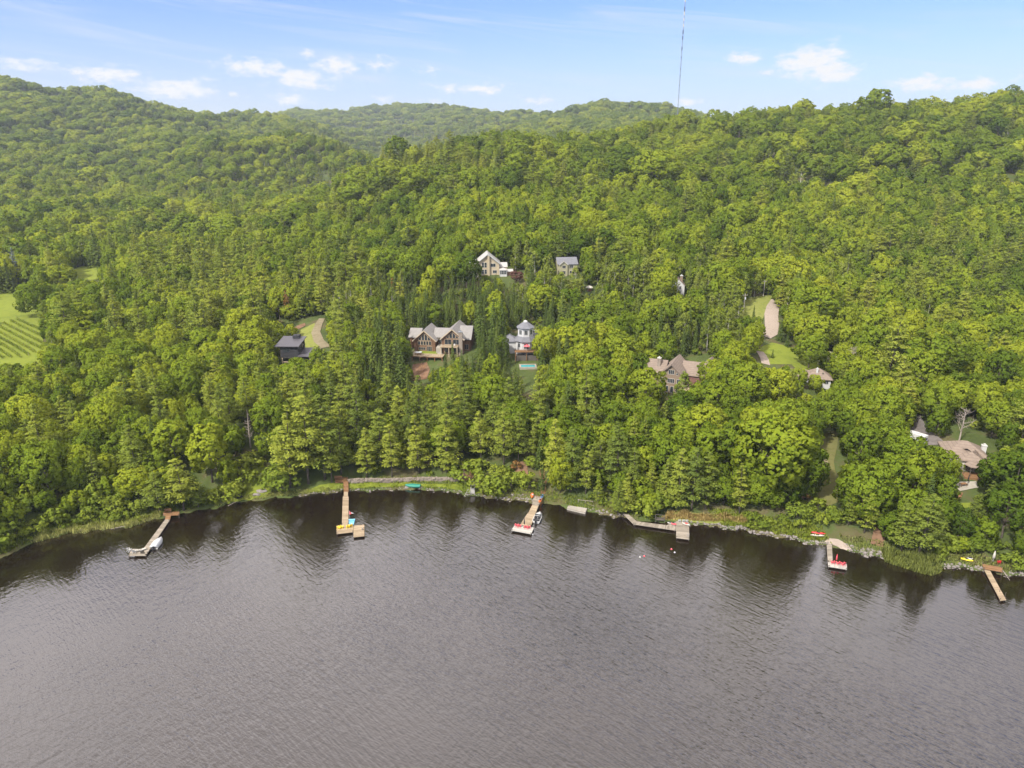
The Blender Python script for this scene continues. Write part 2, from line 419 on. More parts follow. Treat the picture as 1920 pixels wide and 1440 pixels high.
def madd(a, k, c=None):
    n = N(nt, 'ShaderNodeMath', operation='MULTIPLY_ADD'); nt.links.new(a, n.inputs[0])
    if isinstance(k, float): n.inputs[1].default_value = k
    else: nt.links.new(k, n.inputs[1])
    if c is None: n.inputs[2].default_value = 0
    else: nt.links.new(c, n.inputs[2])
    return n.outputs[0]
h = madd(w1, 1.0, madd(w2, .42, madd(w3, .5)))
g2 = N(nt, 'ShaderNodeMapRange'); nt.links.new(gust, g2.inputs[0]); g2.inputs[1].default_value = .35; g2.inputs[2].default_value = .65; g2.inputs[3].default_value = .4; g2.inputs[4].default_value = 1.3
bp = N(nt, 'ShaderNodeBump'); bp.inputs['Distance'].default_value = .17
oa = N(nt, 'ShaderNodeAttribute', attribute_name='open'); om = N(nt, 'ShaderNodeMapRange'); nt.links.new(oa.outputs['Fac'], om.inputs[0]); om.inputs[3].default_value = .32; om.inputs[4].default_value = 1.0
om2 = N(nt, 'ShaderNodeMath', operation='MULTIPLY'); nt.links.new(g2.outputs[0], om2.inputs[0]); nt.links.new(om.outputs[0], om2.inputs[1]); nt.links.new(om2.outputs[0], bp.inputs['Strength']); nt.links.new(h, bp.inputs['Height']); nt.links.new(bp.outputs[0], b.inputs['Normal'])
lake = mb.build("lake_water", m)
vx = np.array([v.co[:2] for v in lake.data.vertices]); op = np.clip((shore_y(vx[:, 0]) - vx[:, 1])/52, 0, 1); op = op*op*(3-2*op)      # wind reaches the open water, the lee of the bank lies calmer
lake.data.attributes.new('open', 'FLOAT', 'POINT').data.foreach_set('value', op.astype(np.float32)); lake['kind'] = 'structure'

# ------------------------------------------------------------------ sheets on the ground
ZONES = []            # pixel outlines where no tree stands
def zone(pix): ZONES.append([tuple(p) for p in pix])
G_LEFT = [(-60,552),(45,548),(66,555),(84,590),(84,604),(80,690),(20,706),(-60,690)]
drape('lawn', G_LEFT, 'lawn', .1, 3.0); zone(G_LEFT)
G2 = [(118,512),(150,500),(188,499),(212,508),(205,522),(150,527)]
drape('clearing_grass', G2, 'lawn', .1, 2.0); zone(G2)
G3 = [(1380,590),(1400,560),(1440,553),(1462,556),(1450,566),(1436,580),(1430,600),(1428,612),(1415,606)]
drape('verge_grass', G3, 'rough_grass', .1, 2.0); zone(G3)
G4 = [(1425,652),(1448,643),(1500,656),(1530,668),(1570,672),(1560,690),(1548,703),(1500,700),(1484,684),(1440,684),(1430,672)]
drape('garden_grass', G4, 'lawn', .1, 1.5); zone(G4)
ROAD = [(1434,632),(1446,624),(1447,606),(1446,592),(1449,577),(1457,562)]
road = ribbon_px(ROAD, [4.4,5,5.6,5.6,5.2,4.5]); drape('gravel_road', road, 'gravel', .2, 1.5, world=True); zone([(1428,600),(1432,580),(1444,562),(1459,560),(1459,580),(1456,600),(1450,628),(1474,630),(1440,640)])
D2 = [(1436,684),(1433,674),(1429,666),(1424,660)]
drape('driveway', ribbon_px(D2, 3.0), 'gravel', .2, 1.0, world=True); zone([(1420,655),(1438,660),(1440,685),(1428,685)])
D3 = [(612,652),(598,640),(592,624),(598,608),(604,598)]
drape('driveway', ribbon_px(D3, [4,4,3.6,3,2.6]), 'sandy', .2, 1.0, world=True); zone([(584,652),(584,620),(596,594),(610,594),(606,620),(618,655)])
G5 = [(552,632),(566,618),(590,606),(594,622),(590,636),(600,648),(585,660),(566,650)]
drape('yard_grass', G5, 'rough_grass', .1, 1.0); zone(G5)
E1 = [(540,624),(556,612),(572,606),(573,612),(560,618),(548,627)]
drape('bare_earth', E1, 'dirt', .18, .8)
DIRT2 = [(774,684),(800,680),(806,694),(800,712),(770,716)]
drape('bare_earth', DIRT2, 'dirt', .15, .8); zone(DIRT2)
D4 = [(1712,778),(1718,796),(1726,810),(1740,822),(1756,836)]
drape('driveway', ribbon_px(D4, [4,4.5,5,6,6]), 'asphalt', .2, 1.0, world=True); zone([(1706,775),(1722,775),(1732,800),(1762,830),(1750,846),(1725,836),(1712,800)])
G6 = [(1520,912),(1526,872),(1532,838),(1548,812),(1572,806),(1570,836),(1563,868),(1570,905),(1572,942),(1548,952),(1514,950),(1505,935)]
drape('clearing_grass', G6, 'clearing_turf', .1, 1.0); zone(G6)
PATH = [(1521,910),(1538,902),(1547,892),(1550,876),(1546,862),(1536,850),(1533,842)]
drape('footpath', ribbon_px(PATH, 1.2), 'sandy', .2, .6, world=True)
G7 = [(420,944),(452,940),(500,932),(512,918),(505,880),(490,870),(470,875),(440,905),(428,925)]
drape('shore_grass', G7, 'lawn', .1, 1.0); zone(G7)
G8 = [(566,925),(640,918),(700,914),(760,911),(830,914),(888,926),(905,926),(872,909),(760,905),(660,908),(600,910)]
drape('shore_grass', G8, 'lawn', .1, .8); zone(G8)
G9 = [(1236,976),(1262,960),(1300,962),(1400,968),(1404,984),(1330,982),(1270,978)]
drape('dry_bank', G9, 'rough_grass', .1, .8); zone(G9)
G10 = [(1546,1018),(1552,1012),(1572,1012),(1590,1022),(1598,1033),(1570,1026)]
drape('gravel_landing', G10, 'gravel', .12, .6); zone(G10)
zone([(1600,1000),(1640,985),(1660,1010),(1650,1036),(1600,1030)])
drape('bare_earth', [(1632,1022),(1640,985),(1655,982),(1660,1010),(1654,1030)], 'dirt', .15, .6)
drape('bare_earth', [(855,900),(866,872),(888,868),(892,890),(880,905)], 'dirt', .15, .6); zone([(855,900),(866,872),(888,868),(892,890),(880,905)])
drape('bare_earth', [(962,898),(972,868),(988,866),(990,890),(980,905)], 'dirt', .15, .6); zone([(962,898),(972,868),(988,866),(990,890),(980,905)])
PAT = [(1797,905),(1830,903),(1836,915),(1800,922),(1790,914)]
drape('patio', PAT, 'coping', .15, .6); zone([(1790,880),(1840,880),(1836,920),(1812,945),(1786,945),(1795,915)])
drape('lawn', [(1778,944),(1820,944),(1825,956),(1778,956)], 'lawn', .14, .6)
zone([(1780,940),(1820,940),(1815,1010),(1790,1010)])
zone([(1560,1030),(1560,1000),(1515,994),(1512,1012)])
zone([(622,892),(660,890),(662,924),(630,924)]); zone([(1008,884),(1028,884),(1026,940),(990,944),(995,925)])
zone([(1050,935),(1115,940),(1115,960),(1050,956)]); zone([(1165,955),(1192,960),(1192,980),(1165,972)])
zone([(300,955),(340,955),(340,972),(300,974)]); zone([(1835,1040),(1890,1045),(1890,1076),(1835,1070)]); zone([(1790,1040),(1830,1042),(1830,1062),(1790,1060)])
zone([(1000,720),(1012,690),(1020,690),(1006,760),(985,770)])
zone([(870,515),(955,515),(960,530),(870,530)])

CLR = [(192,162),(215,165),(246,174),(284,191),(272,195),(235,183),(198,172)]
drape('hill_clearing', CLR, 'rough_grass', .4, 12.0, dense=10.0); zone(CLR)
# ------------------------------------------------------------------ sky, sun, haze
SUN_EL, SUN_AZ = R(46), R(-136)      # azimuth measured from +Y towards +X: behind the camera, to its left
sd = bpy.data.lights.new("sun", 'SUN'); sd.energy = 5.0; sd.angle = R(3.5); sd.color = (1, .955, .87)
so = bpy.data.objects.new("sun", sd); col.objects.link(so)
to_sun = Vector((math.sin(SUN_AZ)*math.cos(SUN_EL), math.cos(SUN_AZ)*math.cos(SUN_EL), math.sin(SUN_EL)))
so.rotation_euler = to_sun.to_track_quat('Z', 'Y').to_euler()
world = bpy.data.worlds.new("World"); scene.world = world; world.use_nodes = True
wt = world.node_tree; bg = wt.nodes['Background']
sky = wt.nodes.new('ShaderNodeTexSky'); sky.sky_type = 'NISHITA'; sky.sun_disc = False
sky.sun_elevation = SUN_EL; sky.sun_rotation = SUN_AZ; sky.altitude = 100; sky.air_density = 1.0; sky.dust_density = .8; sky.ozone_density = 1.5
tc = wt.nodes.new('ShaderNodeTexCoord')
def wm(op, a, b=None, c=None):
    n = wt.nodes.new('ShaderNodeMath'); n.operation = op
    for i, v in enumerate((a, b, c)):
        if v is None: continue
        if isinstance(v, (int, float)): n.inputs[i].default_value = v
        else: wt.links.new(v, n.inputs[i])
    return n.outputs[0]
sep = wt.nodes.new('ShaderNodeSeparateXYZ'); wt.links.new(tc.outputs['Generated'], sep.inputs[0])
az = wm('ARCTAN2', sep.outputs[0], sep.outputs[1]); el = wm('ARCSINE', sep.outputs[2])
comb = wt.nodes.new('ShaderNodeCombineXYZ'); wt.links.new(az, comb.inputs[0]); wt.links.new(wm('MULTIPLY', el, 2.2), comb.inputs[1])
def wnoise(scale, detail, rough=.6, vec=None, dist=0):
    n = wt.nodes.new('ShaderNodeTexNoise'); n.inputs['Scale'].default_value = scale; n.inputs['Detail'].default_value = detail; n.inputs['Roughness'].default_value = rough
    n.inputs['Distortion'].default_value = dist
    wt.links.new(vec or comb.outputs[0], n.inputs['Vector']); return n.outputs['Fac']
def sstep(v, lo, hi, a=0.0, b_=1.0):
    n = wt.nodes.new('ShaderNodeMapRange'); n.interpolation_type = 'SMOOTHSTEP'; wt.links.new(v, n.inputs[0])
    n.inputs[1].default_value = lo; n.inputs[2].default_value = hi; n.inputs[3].default_value = a; n.inputs[4].default_value = b_; return n.outputs[0]
CL = [(40,120,34,10,.8),(110,126,28,8,.7),(205,138,55,14,1),(330,166,62,16,1.1),(462,127,45,15,1),(512,132,20,16,1),(565,149,52,16,1.15),(578,104,16,8,.85),
      (630,123,38,17,1),(716,119,28,15,.85),(800,130,22,9,.7),(850,163,50,10,.8),(905,168,42,9,1.05),(540,186,28,9,.95),(436,176,12,6,.9),(1005,188,26,9,.95),
      (1398,110,27,10,1.1),(1440,134,14,6,.9),(1500,122,38,22,1.05),(1530,112,42,22,1.25),(1560,135,40,18,1.2),(1735,156,44,12,1.15),(1830,158,38,9,1.1),(1290,190,26,7,.9),(720,185,30,7,.7),(815,188,24,7,.7),
      (2120,120,90,25,1.1),(2400,150,120,25,1.1),(-250,150,120,25,1.1)]
tot = None
for px, py, w, h, k in CL:
    d = ray(px, py); a0 = math.atan2(d[0], d[1]); e0 = math.asin(d[2]/np.linalg.norm(d))
    sa = w/FPX*1.15; se = h/FPX*1.1
    dx = wm('MULTIPLY', wm('SUBTRACT', az, a0), 1/sa); dy = wm('MULTIPLY', wm('SUBTRACT', el, e0), 1/se)
    r2 = wm('MULTIPLY_ADD', dx, dx, wm('MULTIPLY', dy, dy))
    gk = wm('MULTIPLY', wm('EXPONENT', wm('MULTIPLY', r2, -.9)), k)
    tot = gk if tot is None else wm('MAXIMUM', tot, gk)
puff = wnoise(52, 9, .62)
cmask = sstep(wm('ADD', tot, wm('MULTIPLY', wm('SUBTRACT', puff, .5), 2.3)), .34, 1.2)
# thin streaks of high cloud
mp = wt.nodes.new('ShaderNodeMapping'); mp.vector_type = 'TEXTURE'; mp.inputs['Rotation'].default_value = (0, 0, R(-14)); mp.inputs['Scale'].default_value = (.85, .12, 1); wt.links.new(comb.outputs[0], mp.inputs['Vector'])
cirrus = sstep(wnoise(2.6, 5, .6, mp.outputs[0], .8), .46, .8, 0, .55)
# the overcast deck high overhead
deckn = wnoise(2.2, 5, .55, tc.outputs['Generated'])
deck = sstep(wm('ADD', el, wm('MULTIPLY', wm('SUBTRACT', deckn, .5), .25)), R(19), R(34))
hazeband = sstep(el, R(-1), R(11), .8, 0.0)
def wmix(f, a, b_):
    n = wt.nodes.new('ShaderNodeMix'); n.data_type = 'RGBA'; wt.links.new(f, n.inputs[0])
    for i, v in ((6, a), (7, b_)):
        if isinstance(v, tuple): n.inputs[i].default_value = (*v, 1)
        else: wt.links.new(v, n.inputs[i])
    return n.outputs[2]
SKYK = .83
tint = wt.nodes.new('ShaderNodeMix'); tint.data_type = 'RGBA'; tint.blend_type = 'MULTIPLY'; tint.inputs[0].default_value = 1; wt.links.new(sky.outputs[0], tint.inputs[6]); tint.inputs[7].default_value = (.93, 1.12, 1.66, 1)
c0 = wmix(hazeband, tint.outputs[2], (7.0*SKYK, 7.7*SKYK, 9.1*SKYK))
c1 = wmix(cirrus, c0, (6.3, 6.9, 8.0))
c2 = wmix(cmask, c1, (8.0, 8.0, 8.15))
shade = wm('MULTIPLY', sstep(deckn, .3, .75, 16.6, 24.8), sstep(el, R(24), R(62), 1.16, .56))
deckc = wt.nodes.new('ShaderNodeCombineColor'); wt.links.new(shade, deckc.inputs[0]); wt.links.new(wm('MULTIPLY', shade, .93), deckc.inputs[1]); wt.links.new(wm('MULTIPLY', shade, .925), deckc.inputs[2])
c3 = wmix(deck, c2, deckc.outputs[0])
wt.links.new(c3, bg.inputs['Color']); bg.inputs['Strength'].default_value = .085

hz = MB(); hz.box(-5200, 5200, -260, 9000, -8, 300)
m, nt, b = new_mat('haze_air'); nt.nodes.remove(b)
pv = N(nt, 'ShaderNodeVolumePrincipled'); pv.inputs['Color'].default_value = (.8,.9,1,1); pv.inputs['Density'].default_value = .000095; pv.inputs['Anisotropy'].default_value = .2
nt.links.new(pv.outputs[0], nt.nodes['Material Output'].inputs['Volume'])
HAZE = True
if HAZE: hob = hz.build('haze', m); hob['kind'] = 'stuff'

scene.view_settings.view_transform = 'Standard'; scene.view_settings.look = 'None'; scene.view_settings.gamma = 1
scene.view_settings.exposure = 0.48
scene.render.engine = 'CYCLES'
cy = scene.cycles
cy.max_bounces = 6; cy.diffuse_bounces = 3; cy.glossy_bounces = 2; cy.transmission_bounces = 3; cy.transparent_max_bounces = 6; cy.volume_bounces = 0
cy.use_denoising = True
try: cy.denoiser = 'OPENIMAGEDENOISE'
except Exception: pass
# ------------------------------------------------------------------ tree shapes
def unit(v): return v / np.maximum(np.linalg.norm(v, axis=-1, keepdims=True), 1e-9)
def rand_dirs(r, n): return unit(r.normal(size=(n, 3)))
CUR = []          # soft shading normals of the leaf faces made since the last mesh
def leaf_cards(r, c, nrm, size, aspect=.6, jitter=.5, along=None, soft=None):
    n = len(c)
    CUR.append(unit((nrm if soft is None else soft) + .22 * r.normal(size=(n, 3))))
    nn = unit(nrm + jitter * r.normal(size=(n, 3)))
    t = r.normal(size=(n, 3)) if along is None else along + .35 * r.normal(size=(n, 3))
    t = unit(t - nn * (t * nn).sum(1, keepdims=True)); b = np.cross(nn, t)
    s = np.asarray(size).reshape(-1, 1) * np.ones((n, 1))
    b = b * np.where((nn * CUR[-1]).sum(1, keepdims=True) < 0, 1, -1)      # the face looks the way its soft normal does
    return np.stack([c - t*s*.5, c + b*s*aspect*.5, c + t*s*.5, c - b*s*aspect*.5], 1)

def foliage_mesh(name, quads, tone, mat, trunk=None, trunk_mat=None):
    """one mesh of leaf faces; with TRUNK (an MB) also its wood as a second material"""
    quads = np.array(quads, float); n = len(quads)
    gn = np.cross(quads[:, 1]-quads[:, 0], quads[:, 2]-quads[:, 0]); bad = (gn * np.concatenate(CUR)).sum(1) < 0
    quads[bad] = quads[bad][:, ::-1]            # every face looks the way its soft normal does
    tv = np.array(trunk.v, float) if trunk else np.zeros((0, 3)); tf = trunk.f if trunk else []
    me = bpy.data.meshes.new(name)
    V = np.concatenate([quads.reshape(-1, 3), tv]); me.vertices.add(len(V)); me.vertices.foreach_set('co', V.ravel().astype(np.float32))
    loops = list(range(4*n)); starts = list(range(0, 4*n, 4))
    for f in tf: starts.append(len(loops)); loops += [i + 4*n for i in f]
    me.loops.add(len(loops)); me.loops.foreach_set('vertex_index', np.array(loops, np.int32))
    me.polygons.add(len(starts)); me.polygons.foreach_set('loop_start', np.array(starts, np.int32))
    mi = np.zeros(len(starts), np.int32); mi[n:] = 1; me.polygons.foreach_set('material_index', mi)
    me.update()
    a = me.attributes.new('tone', 'FLOAT', 'FACE'); a.data.foreach_set('value', np.concatenate([tone, np.full(len(tf), .5)]).astype(np.float32))
    me.materials.append(M[mat])
    if trunk: me.materials.append(M[trunk_mat])
    nv = np.repeat(np.concatenate(CUR), 4, 0); CUR.clear()
    if len(tv):
        c0 = tv.copy(); c0[:, 2] = 0; nv = np.concatenate([nv, unit(c0 + np.array([0, 0, .05]))])
    for p in me.polygons: p.use_smooth = True
    me.normals_split_custom_set_from_vertices([tuple(q) for q in nv])
    return me

def trunk_mb(r, H, r0, limbs, lean=.02, n=7, top=.03):
    mb = MB(); pts = []; p = np.zeros(3)
    ks = 6
    for i in range(ks+1):
        t = i/ks; pts.append((lean*H*math.sin(2.2*t)+r.normal()*.01*H*t, lean*H*.6*math.sin(3*t+1)*t, -1.2 + (H+1.2)*t))
    mb.tube(pts, [r0*(1.25 if i == 0 else 1)*(1-i/ks)+top for i in range(ks+1)], n)
    for (z, tip, rr) in limbs:
        k = np.interp(z, [q[2] for q in pts], range(ks+1)); i = int(min(k, ks-1)); f = k - i
        base = np.array(pts[i])*(1-f) + np.array(pts[i+1])*f
        tip = np.array(tip); mid = base*.5 + tip*.5 + np.array([0,0,-.08*np.linalg.norm(tip-base)])
        mb.tube([base, mid, tip], [rr, rr*.65, rr*.2], 5, cap=False)
    return mb

def maple(seed, H=15, Rx=5, lobes=22, ncl=7, nleaf=26, size=.6, zc=.55, zr=.45, flat=1.0, trunkq=True):
    """a rounded crown: knobs on an ellipsoid, small clumps on the knobs, leaves on the clumps"""
    r = np.random.default_rng(seed)
    C = np.array([0, 0, H*zc]); A = np.array([Rx*r.uniform(.92, 1.1), Rx*r.uniform(.92, 1.1), H*zr*flat])
    L = []
    for i in range(lobes):
        zz = 1 - (i + .5)/lobes*1.72; ang = i*2.39996 + r.normal()*.25; rad = math.sqrt(max(0, 1-zz*zz))
        d = unit(np.array([rad*math.cos(ang), rad*math.sin(ang), zz + r.normal()*.1]))
        L.append((C + A*d*r.uniform(.56, .8), r.uniform(.27, .44), d))
    quads, tone = [], []
    for (lc, lr, ld) in L:
        d = unit(rand_dirs(r, ncl) + .7*ld)
        for dd in d:
            cc = lc + A*lr*dd*r.uniform(.8, 1.05)
            if any(np.linalg.norm((cc - l2)/(A*r2)) < .7 for l2, r2, _ in L): continue
            cr = Rx*r.uniform(.13, .21)
            dirs = unit(rand_dirs(r, nleaf) + .6*dd + .3*ld)
            pos = cc + dirs*cr*r.uniform(.65, 1.08, (nleaf, 1))
            soft = dirs*.5 + dd*.5 + ld*.35 + unit(cc - C)*.45
            quads.append(leaf_cards(r, pos, dirs, size*r.uniform(.7, 1.25, nleaf), .8, .5, None, soft))
            tone.append(np.clip(r.normal(.5, .14) + .14*r.normal(size=nleaf), 0, 1))
        n0 = nleaf*2       # the knob itself, so that no sky shows through its middle
        dirs = unit(rand_dirs(r, n0) + .5*ld); pos = lc + A*lr*dirs*r.uniform(.75, .9, (n0, 1))
        quads.append(leaf_cards(r, pos, dirs, size*1.25*np.ones(n0), .85, .4, None, dirs*.7 + ld*.6)); tone.append(np.clip(r.normal(.45, .12, n0), 0, 1))
    limbs = [(H*r.uniform(.2, .45), lc*.85 + C*.15, .13) for lc, lr, ld in L[6:18:2]]
    return np.concatenate(quads), np.concatenate(tone), trunk_mb(r, H*.75, .011*H+.06, limbs)

def pine(seed, H=20, Rm=3.6, whorls=16, per=6, ncl=2, nleaf=34, size=.6, base=.16, gap=.12):
    r = np.random.default_rng(seed)
    quads, tone, limbs = [], [], []
    for w in range(whorls):
        t = (w + r.uniform(-.25, .25))/(whorls-1); t = min(max(t, 0), 1); z = H*(base + (1-base)*t*.985)
        prof = (min(1, .6 + 1.5*t) * (1-t)**.86 * 1.34 + .05) * r.uniform(.74, 1.16)
        a0 = r.random()*6.28
        for k in range(per if t < .85 else 4):
            if r.random() < gap: continue
            a = a0 + 6.28*k/per + r.normal()*.25
            z = H*(base + (1-base)*min(1, max(0, t + r.normal()*.028))*.985)
            Lb = max(.3, Rm*prof*r.uniform(.55, 1.22)); up = r.uniform(.05, .28) + .5*max(0, t-.7)
            d = np.array([math.cos(a), math.sin(a), up]); tip = np.array([0, 0, z]) + d*Lb
            if w % 2 == 0 and Lb > 1.5: limbs.append((z, tip, .07))
            nc = ncl if Lb > 1.6 else 1
            tn = r.normal(.5, .12)
            for c in range(nc):
                f = 1.0 - .42*c; cc = np.array([0, 0, z]) + d*Lb*f*.9 + np.array([0, 0, .06*Lb*f])
                rad = np.array([.34*Lb+.3, .34*Lb+.3, .2*Lb+.28])*(1-.12*c)*r.uniform(.75, 1.2)
                dirs = rand_dirs(r, nleaf); dirs[:, 2] = np.abs(dirs[:, 2])*1.0 - .12
                pos = cc + dirs*rad*r.uniform(.4, 1.0, (nleaf, 1))
                al = unit(np.array([d[0], d[1], .45]) + .7*dirs)
                quads.append(leaf_cards(r, pos, dirs*np.array([.6,.6,1]) + np.array([0, 0, .55]), size*r.uniform(.7, 1.3, nleaf), .5, .45, al, dirs*.7 + np.array([d[0]*.45, d[1]*.45, .55])))
                tone.append(np.clip(tn + .14*r.normal(size=nleaf), 0, 1))
    return np.concatenate(quads), np.concatenate(tone), trunk_mb(r, H*.97, .009*H+.05, limbs, .008)

def spruce(seed, H=14, Rm=2.5, layers=26, per=10, nleaf=9, size=.68, base=.04):
    r = np.random.default_rng(seed); quads, tone = [], []
    for w in range(layers):
        t = w/(layers-1); z = H*(base + (1-base)*t)
        Lm = Rm*(1-t)**.9 + .12; a0 = r.random()*6.28
        n = max(4, int(per*(.45 + .6*(1-t))))
        for k in range(n):
            a = a0 + 6.28*k/n + r.normal()*.15; Lb = Lm*r.uniform(.72, 1.15)
            s = r.uniform(.25, 1.0, nleaf); d = np.array([math.cos(a), math.sin(a), 0])
            pos = np.array([0, 0, z]) + d*Lb*s[:, None] + np.array([0, 0, 1])*(-.34*Lb*s + .18*Lb*s**3)[:, None] + r.normal(size=(nleaf, 3))*np.array([.16, .16, .1])*(.5+.25*Lb)
            al = np.array([d[0], d[1], -.3])
            quads.append(leaf_cards(r, pos, d*.6 + np.array([0, 0, .9]), size*r.uniform(.7, 1.2, nleaf)*(.6+.4*Lb/Rm), .6, .35, al, np.array([d[0]*.8, d[1]*.8, .55]) + .3*r.normal(size=(nleaf, 3))))
            tone.append(np.clip(r.normal(.5, .1) + .12*r.normal(size=nleaf), 0, 1))
    return np.concatenate(quads), np.concatenate(tone), trunk_mb(r, H*.98, .009*H+.04, [], .004)

def birch(seed, H=13, Rx=2.9, nclump=70, nleaf=38, size=.55):
    r = np.random.default_rng(seed); quads, tone, limbs = [], [], []
    for i in range(nclump):
        t = r.uniform(0, 1)**.9; z = H*(.16 + .84*t); w = Rx*math.sin(math.pi*min(1, .2 + .8*t))**.7*(1.1 - .45*t)
        a = r.random()*6.28; q = math.sqrt(r.uniform(.25, 1))*w
        cc = np.array([q*math.cos(a), q*math.sin(a), z - .12*q])
        cr = r.uniform(.55, 1.0)
        dirs = rand_dirs(r, nleaf); dirs = unit(dirs + .4*unit(cc - np.array([0, 0, H*.55])) + np.array([0, 0, .2]))
        pos = cc + dirs*cr*r.uniform(.3, 1.05, (nleaf, 1))*np.array([.9, .9, 1.15])
        quads.append(leaf_cards(r, pos, dirs, size*r.uniform(.7, 1.2, nleaf), .6, .7)); tone.append(np.clip(r.normal(.5, .12) + .14*r.normal(size=nleaf), 0, 1))
        if i % 7 == 0: limbs.append((z*.8, cc, .05))
    return np.concatenate(quads), np.concatenate(tone), trunk_mb(r, H*.9, .007*H+.05, limbs, .015)

def bush(seed, H=2.6, Rx=1.9, nclump=13, nleaf=40, size=.42):
    r = np.random.default_rng(seed); quads, tone, limbs = [], [], []
    for i in range(nclump):
        d = rand_dirs(r, 1)[0]; d[2] = abs(d[2]); cc = np.array([0, 0, H*.3]) + d*np.array([Rx*.7, Rx*.7, H*.5])*r.uniform(.6, 1)
        cr = Rx*r.uniform(.28, .42)
        dirs = unit(rand_dirs(r, nleaf) + .4*d + np.array([0, 0, .3])); pos = cc + dirs*cr*r.uniform(.5, 1.05, (nleaf, 1))
        quads.append(leaf_cards(r, pos, dirs, size*r.uniform(.7, 1.2, nleaf), .65, .55)); tone.append(np.clip(r.normal(.5, .14) + .14*r.normal(size=nleaf), 0, 1))
        if i % 3 == 0: limbs.append((.2, cc, .04))
    return np.concatenate(quads), np.concatenate(tone), trunk_mb(r, H*.6, .07, limbs, .03)

SHAPES = {
 'maple_tree': dict(fn=maple, mat='maple', bark='bark', hi=[dict(seed=s, H=15, Rx=5*k, lobes=l, zc=zc, zr=1-zc) for s, k, l, zc in ((1,1,22,.55),(2,1.12,26,.53),(3,.85,18,.56),(4,1,20,.57),(5,.92,16,.58),(6,1.18,28,.52),(7,.78,15,.58))],
        lo=[dict(seed=s, H=15, Rx=5.2*k, lobes=l, ncl=6, nleaf=18, size=.85, zc=zc, zr=1-zc) for s, k, l, zc in ((21,1,18,.52),(22,1.12,22,.5),(23,.82,14,.55),(24,1,20,.52),(25,1.22,24,.5),(26,.92,16,.54))]),
 'pine_tree': dict(fn=pine, mat='pine', bark='bark', hi=[dict(seed=s, H=20, Rm=k, gap=g, per=p, base=b_) for s, k, g, p, b_ in ((31,3.7,.08,5,.14),(32,4.3,.15,5,.18),(33,3.3,.05,6,.1),(34,4.0,.2,5,.22),(35,3.6,.1,6,.08))],
        lo=[dict(seed=s, H=20, Rm=k, whorls=14, per=5, nleaf=18, size=.9, gap=.12, base=.1) for s, k in ((41,3.8),(42,4.4),(43,3.4))]),
 'spruce_tree': dict(fn=spruce, mat='spruce', bark='bark', hi=[dict(seed=s, H=14, Rm=k) for s, k in ((51,2.5),(52,2.15),(53,2.9),(54,2.4))],
        lo=[dict(seed=s, H=14, Rm=k, layers=16, per=7, nleaf=5, size=.95) for s, k in ((61,2.5),(62,2.9))]),
 'birch_tree': dict(fn=birch, mat='birch', bark='pale_bark', hi=[dict(seed=s, H=13, Rx=k) for s, k in ((71,2.9),(72,2.5),(73,3.4),(74,3.1))],
        lo=[dict(seed=s, H=13, Rx=k, nclump=44, nleaf=18, size=1.0) for s, k in ((81,2.9),(82,3.3))]),
 'leafy_bush': dict(fn=bush, mat='shrub', bark='bark', hi=[dict(seed=s, Rx=k) for s, k in ((91,1.9),(92,2.3),(93,1.6),(94,2.0))], lo=[dict(seed=s, Rx=k, nclump=9, nleaf=20, size=.6) for s, k in ((95,1.9),(96,2.3))]),
}
HI = {}          # kind -> list of (crown mesh, trunk mesh, height, radius)
LO = {}          # kind -> collection of whole trees for the far wood
def mb_mesh(mb, name, mat):
    me = bpy.data.meshes.new(name); me.from_pydata(mb.v, [], mb.f); me.materials.append(M[mat]); me.update()
    for p in me.polygons: p.use_smooth = True
    return me
for kind, S in SHAPES.items():
    HI[kind] = []
    for a in S['hi']:
        qd, tn, tr = S['fn'](**a)
        crown = 'foliage' if kind == 'leafy_bush' else 'crown'
        HI[kind].append((foliage_mesh(crown, qd, tn, S['mat']), mb_mesh(tr, 'trunk', S['bark']), qd[:, :, 2].max(), np.percentile(np.hypot(qd[:, :, 0], qd[:, :, 1]), 97)))
    c = bpy.data.collections.new(kind + '_shapes'); LO[kind] = c
    for i, a in enumerate(S['lo']):
        qd, tn, tr = S['fn'](**a)
        o = bpy.data.objects.new(kind + '_shape', foliage_mesh(kind + '_shape', qd, tn, S['mat'], tr, S['bark'])); c.objects.link(o)

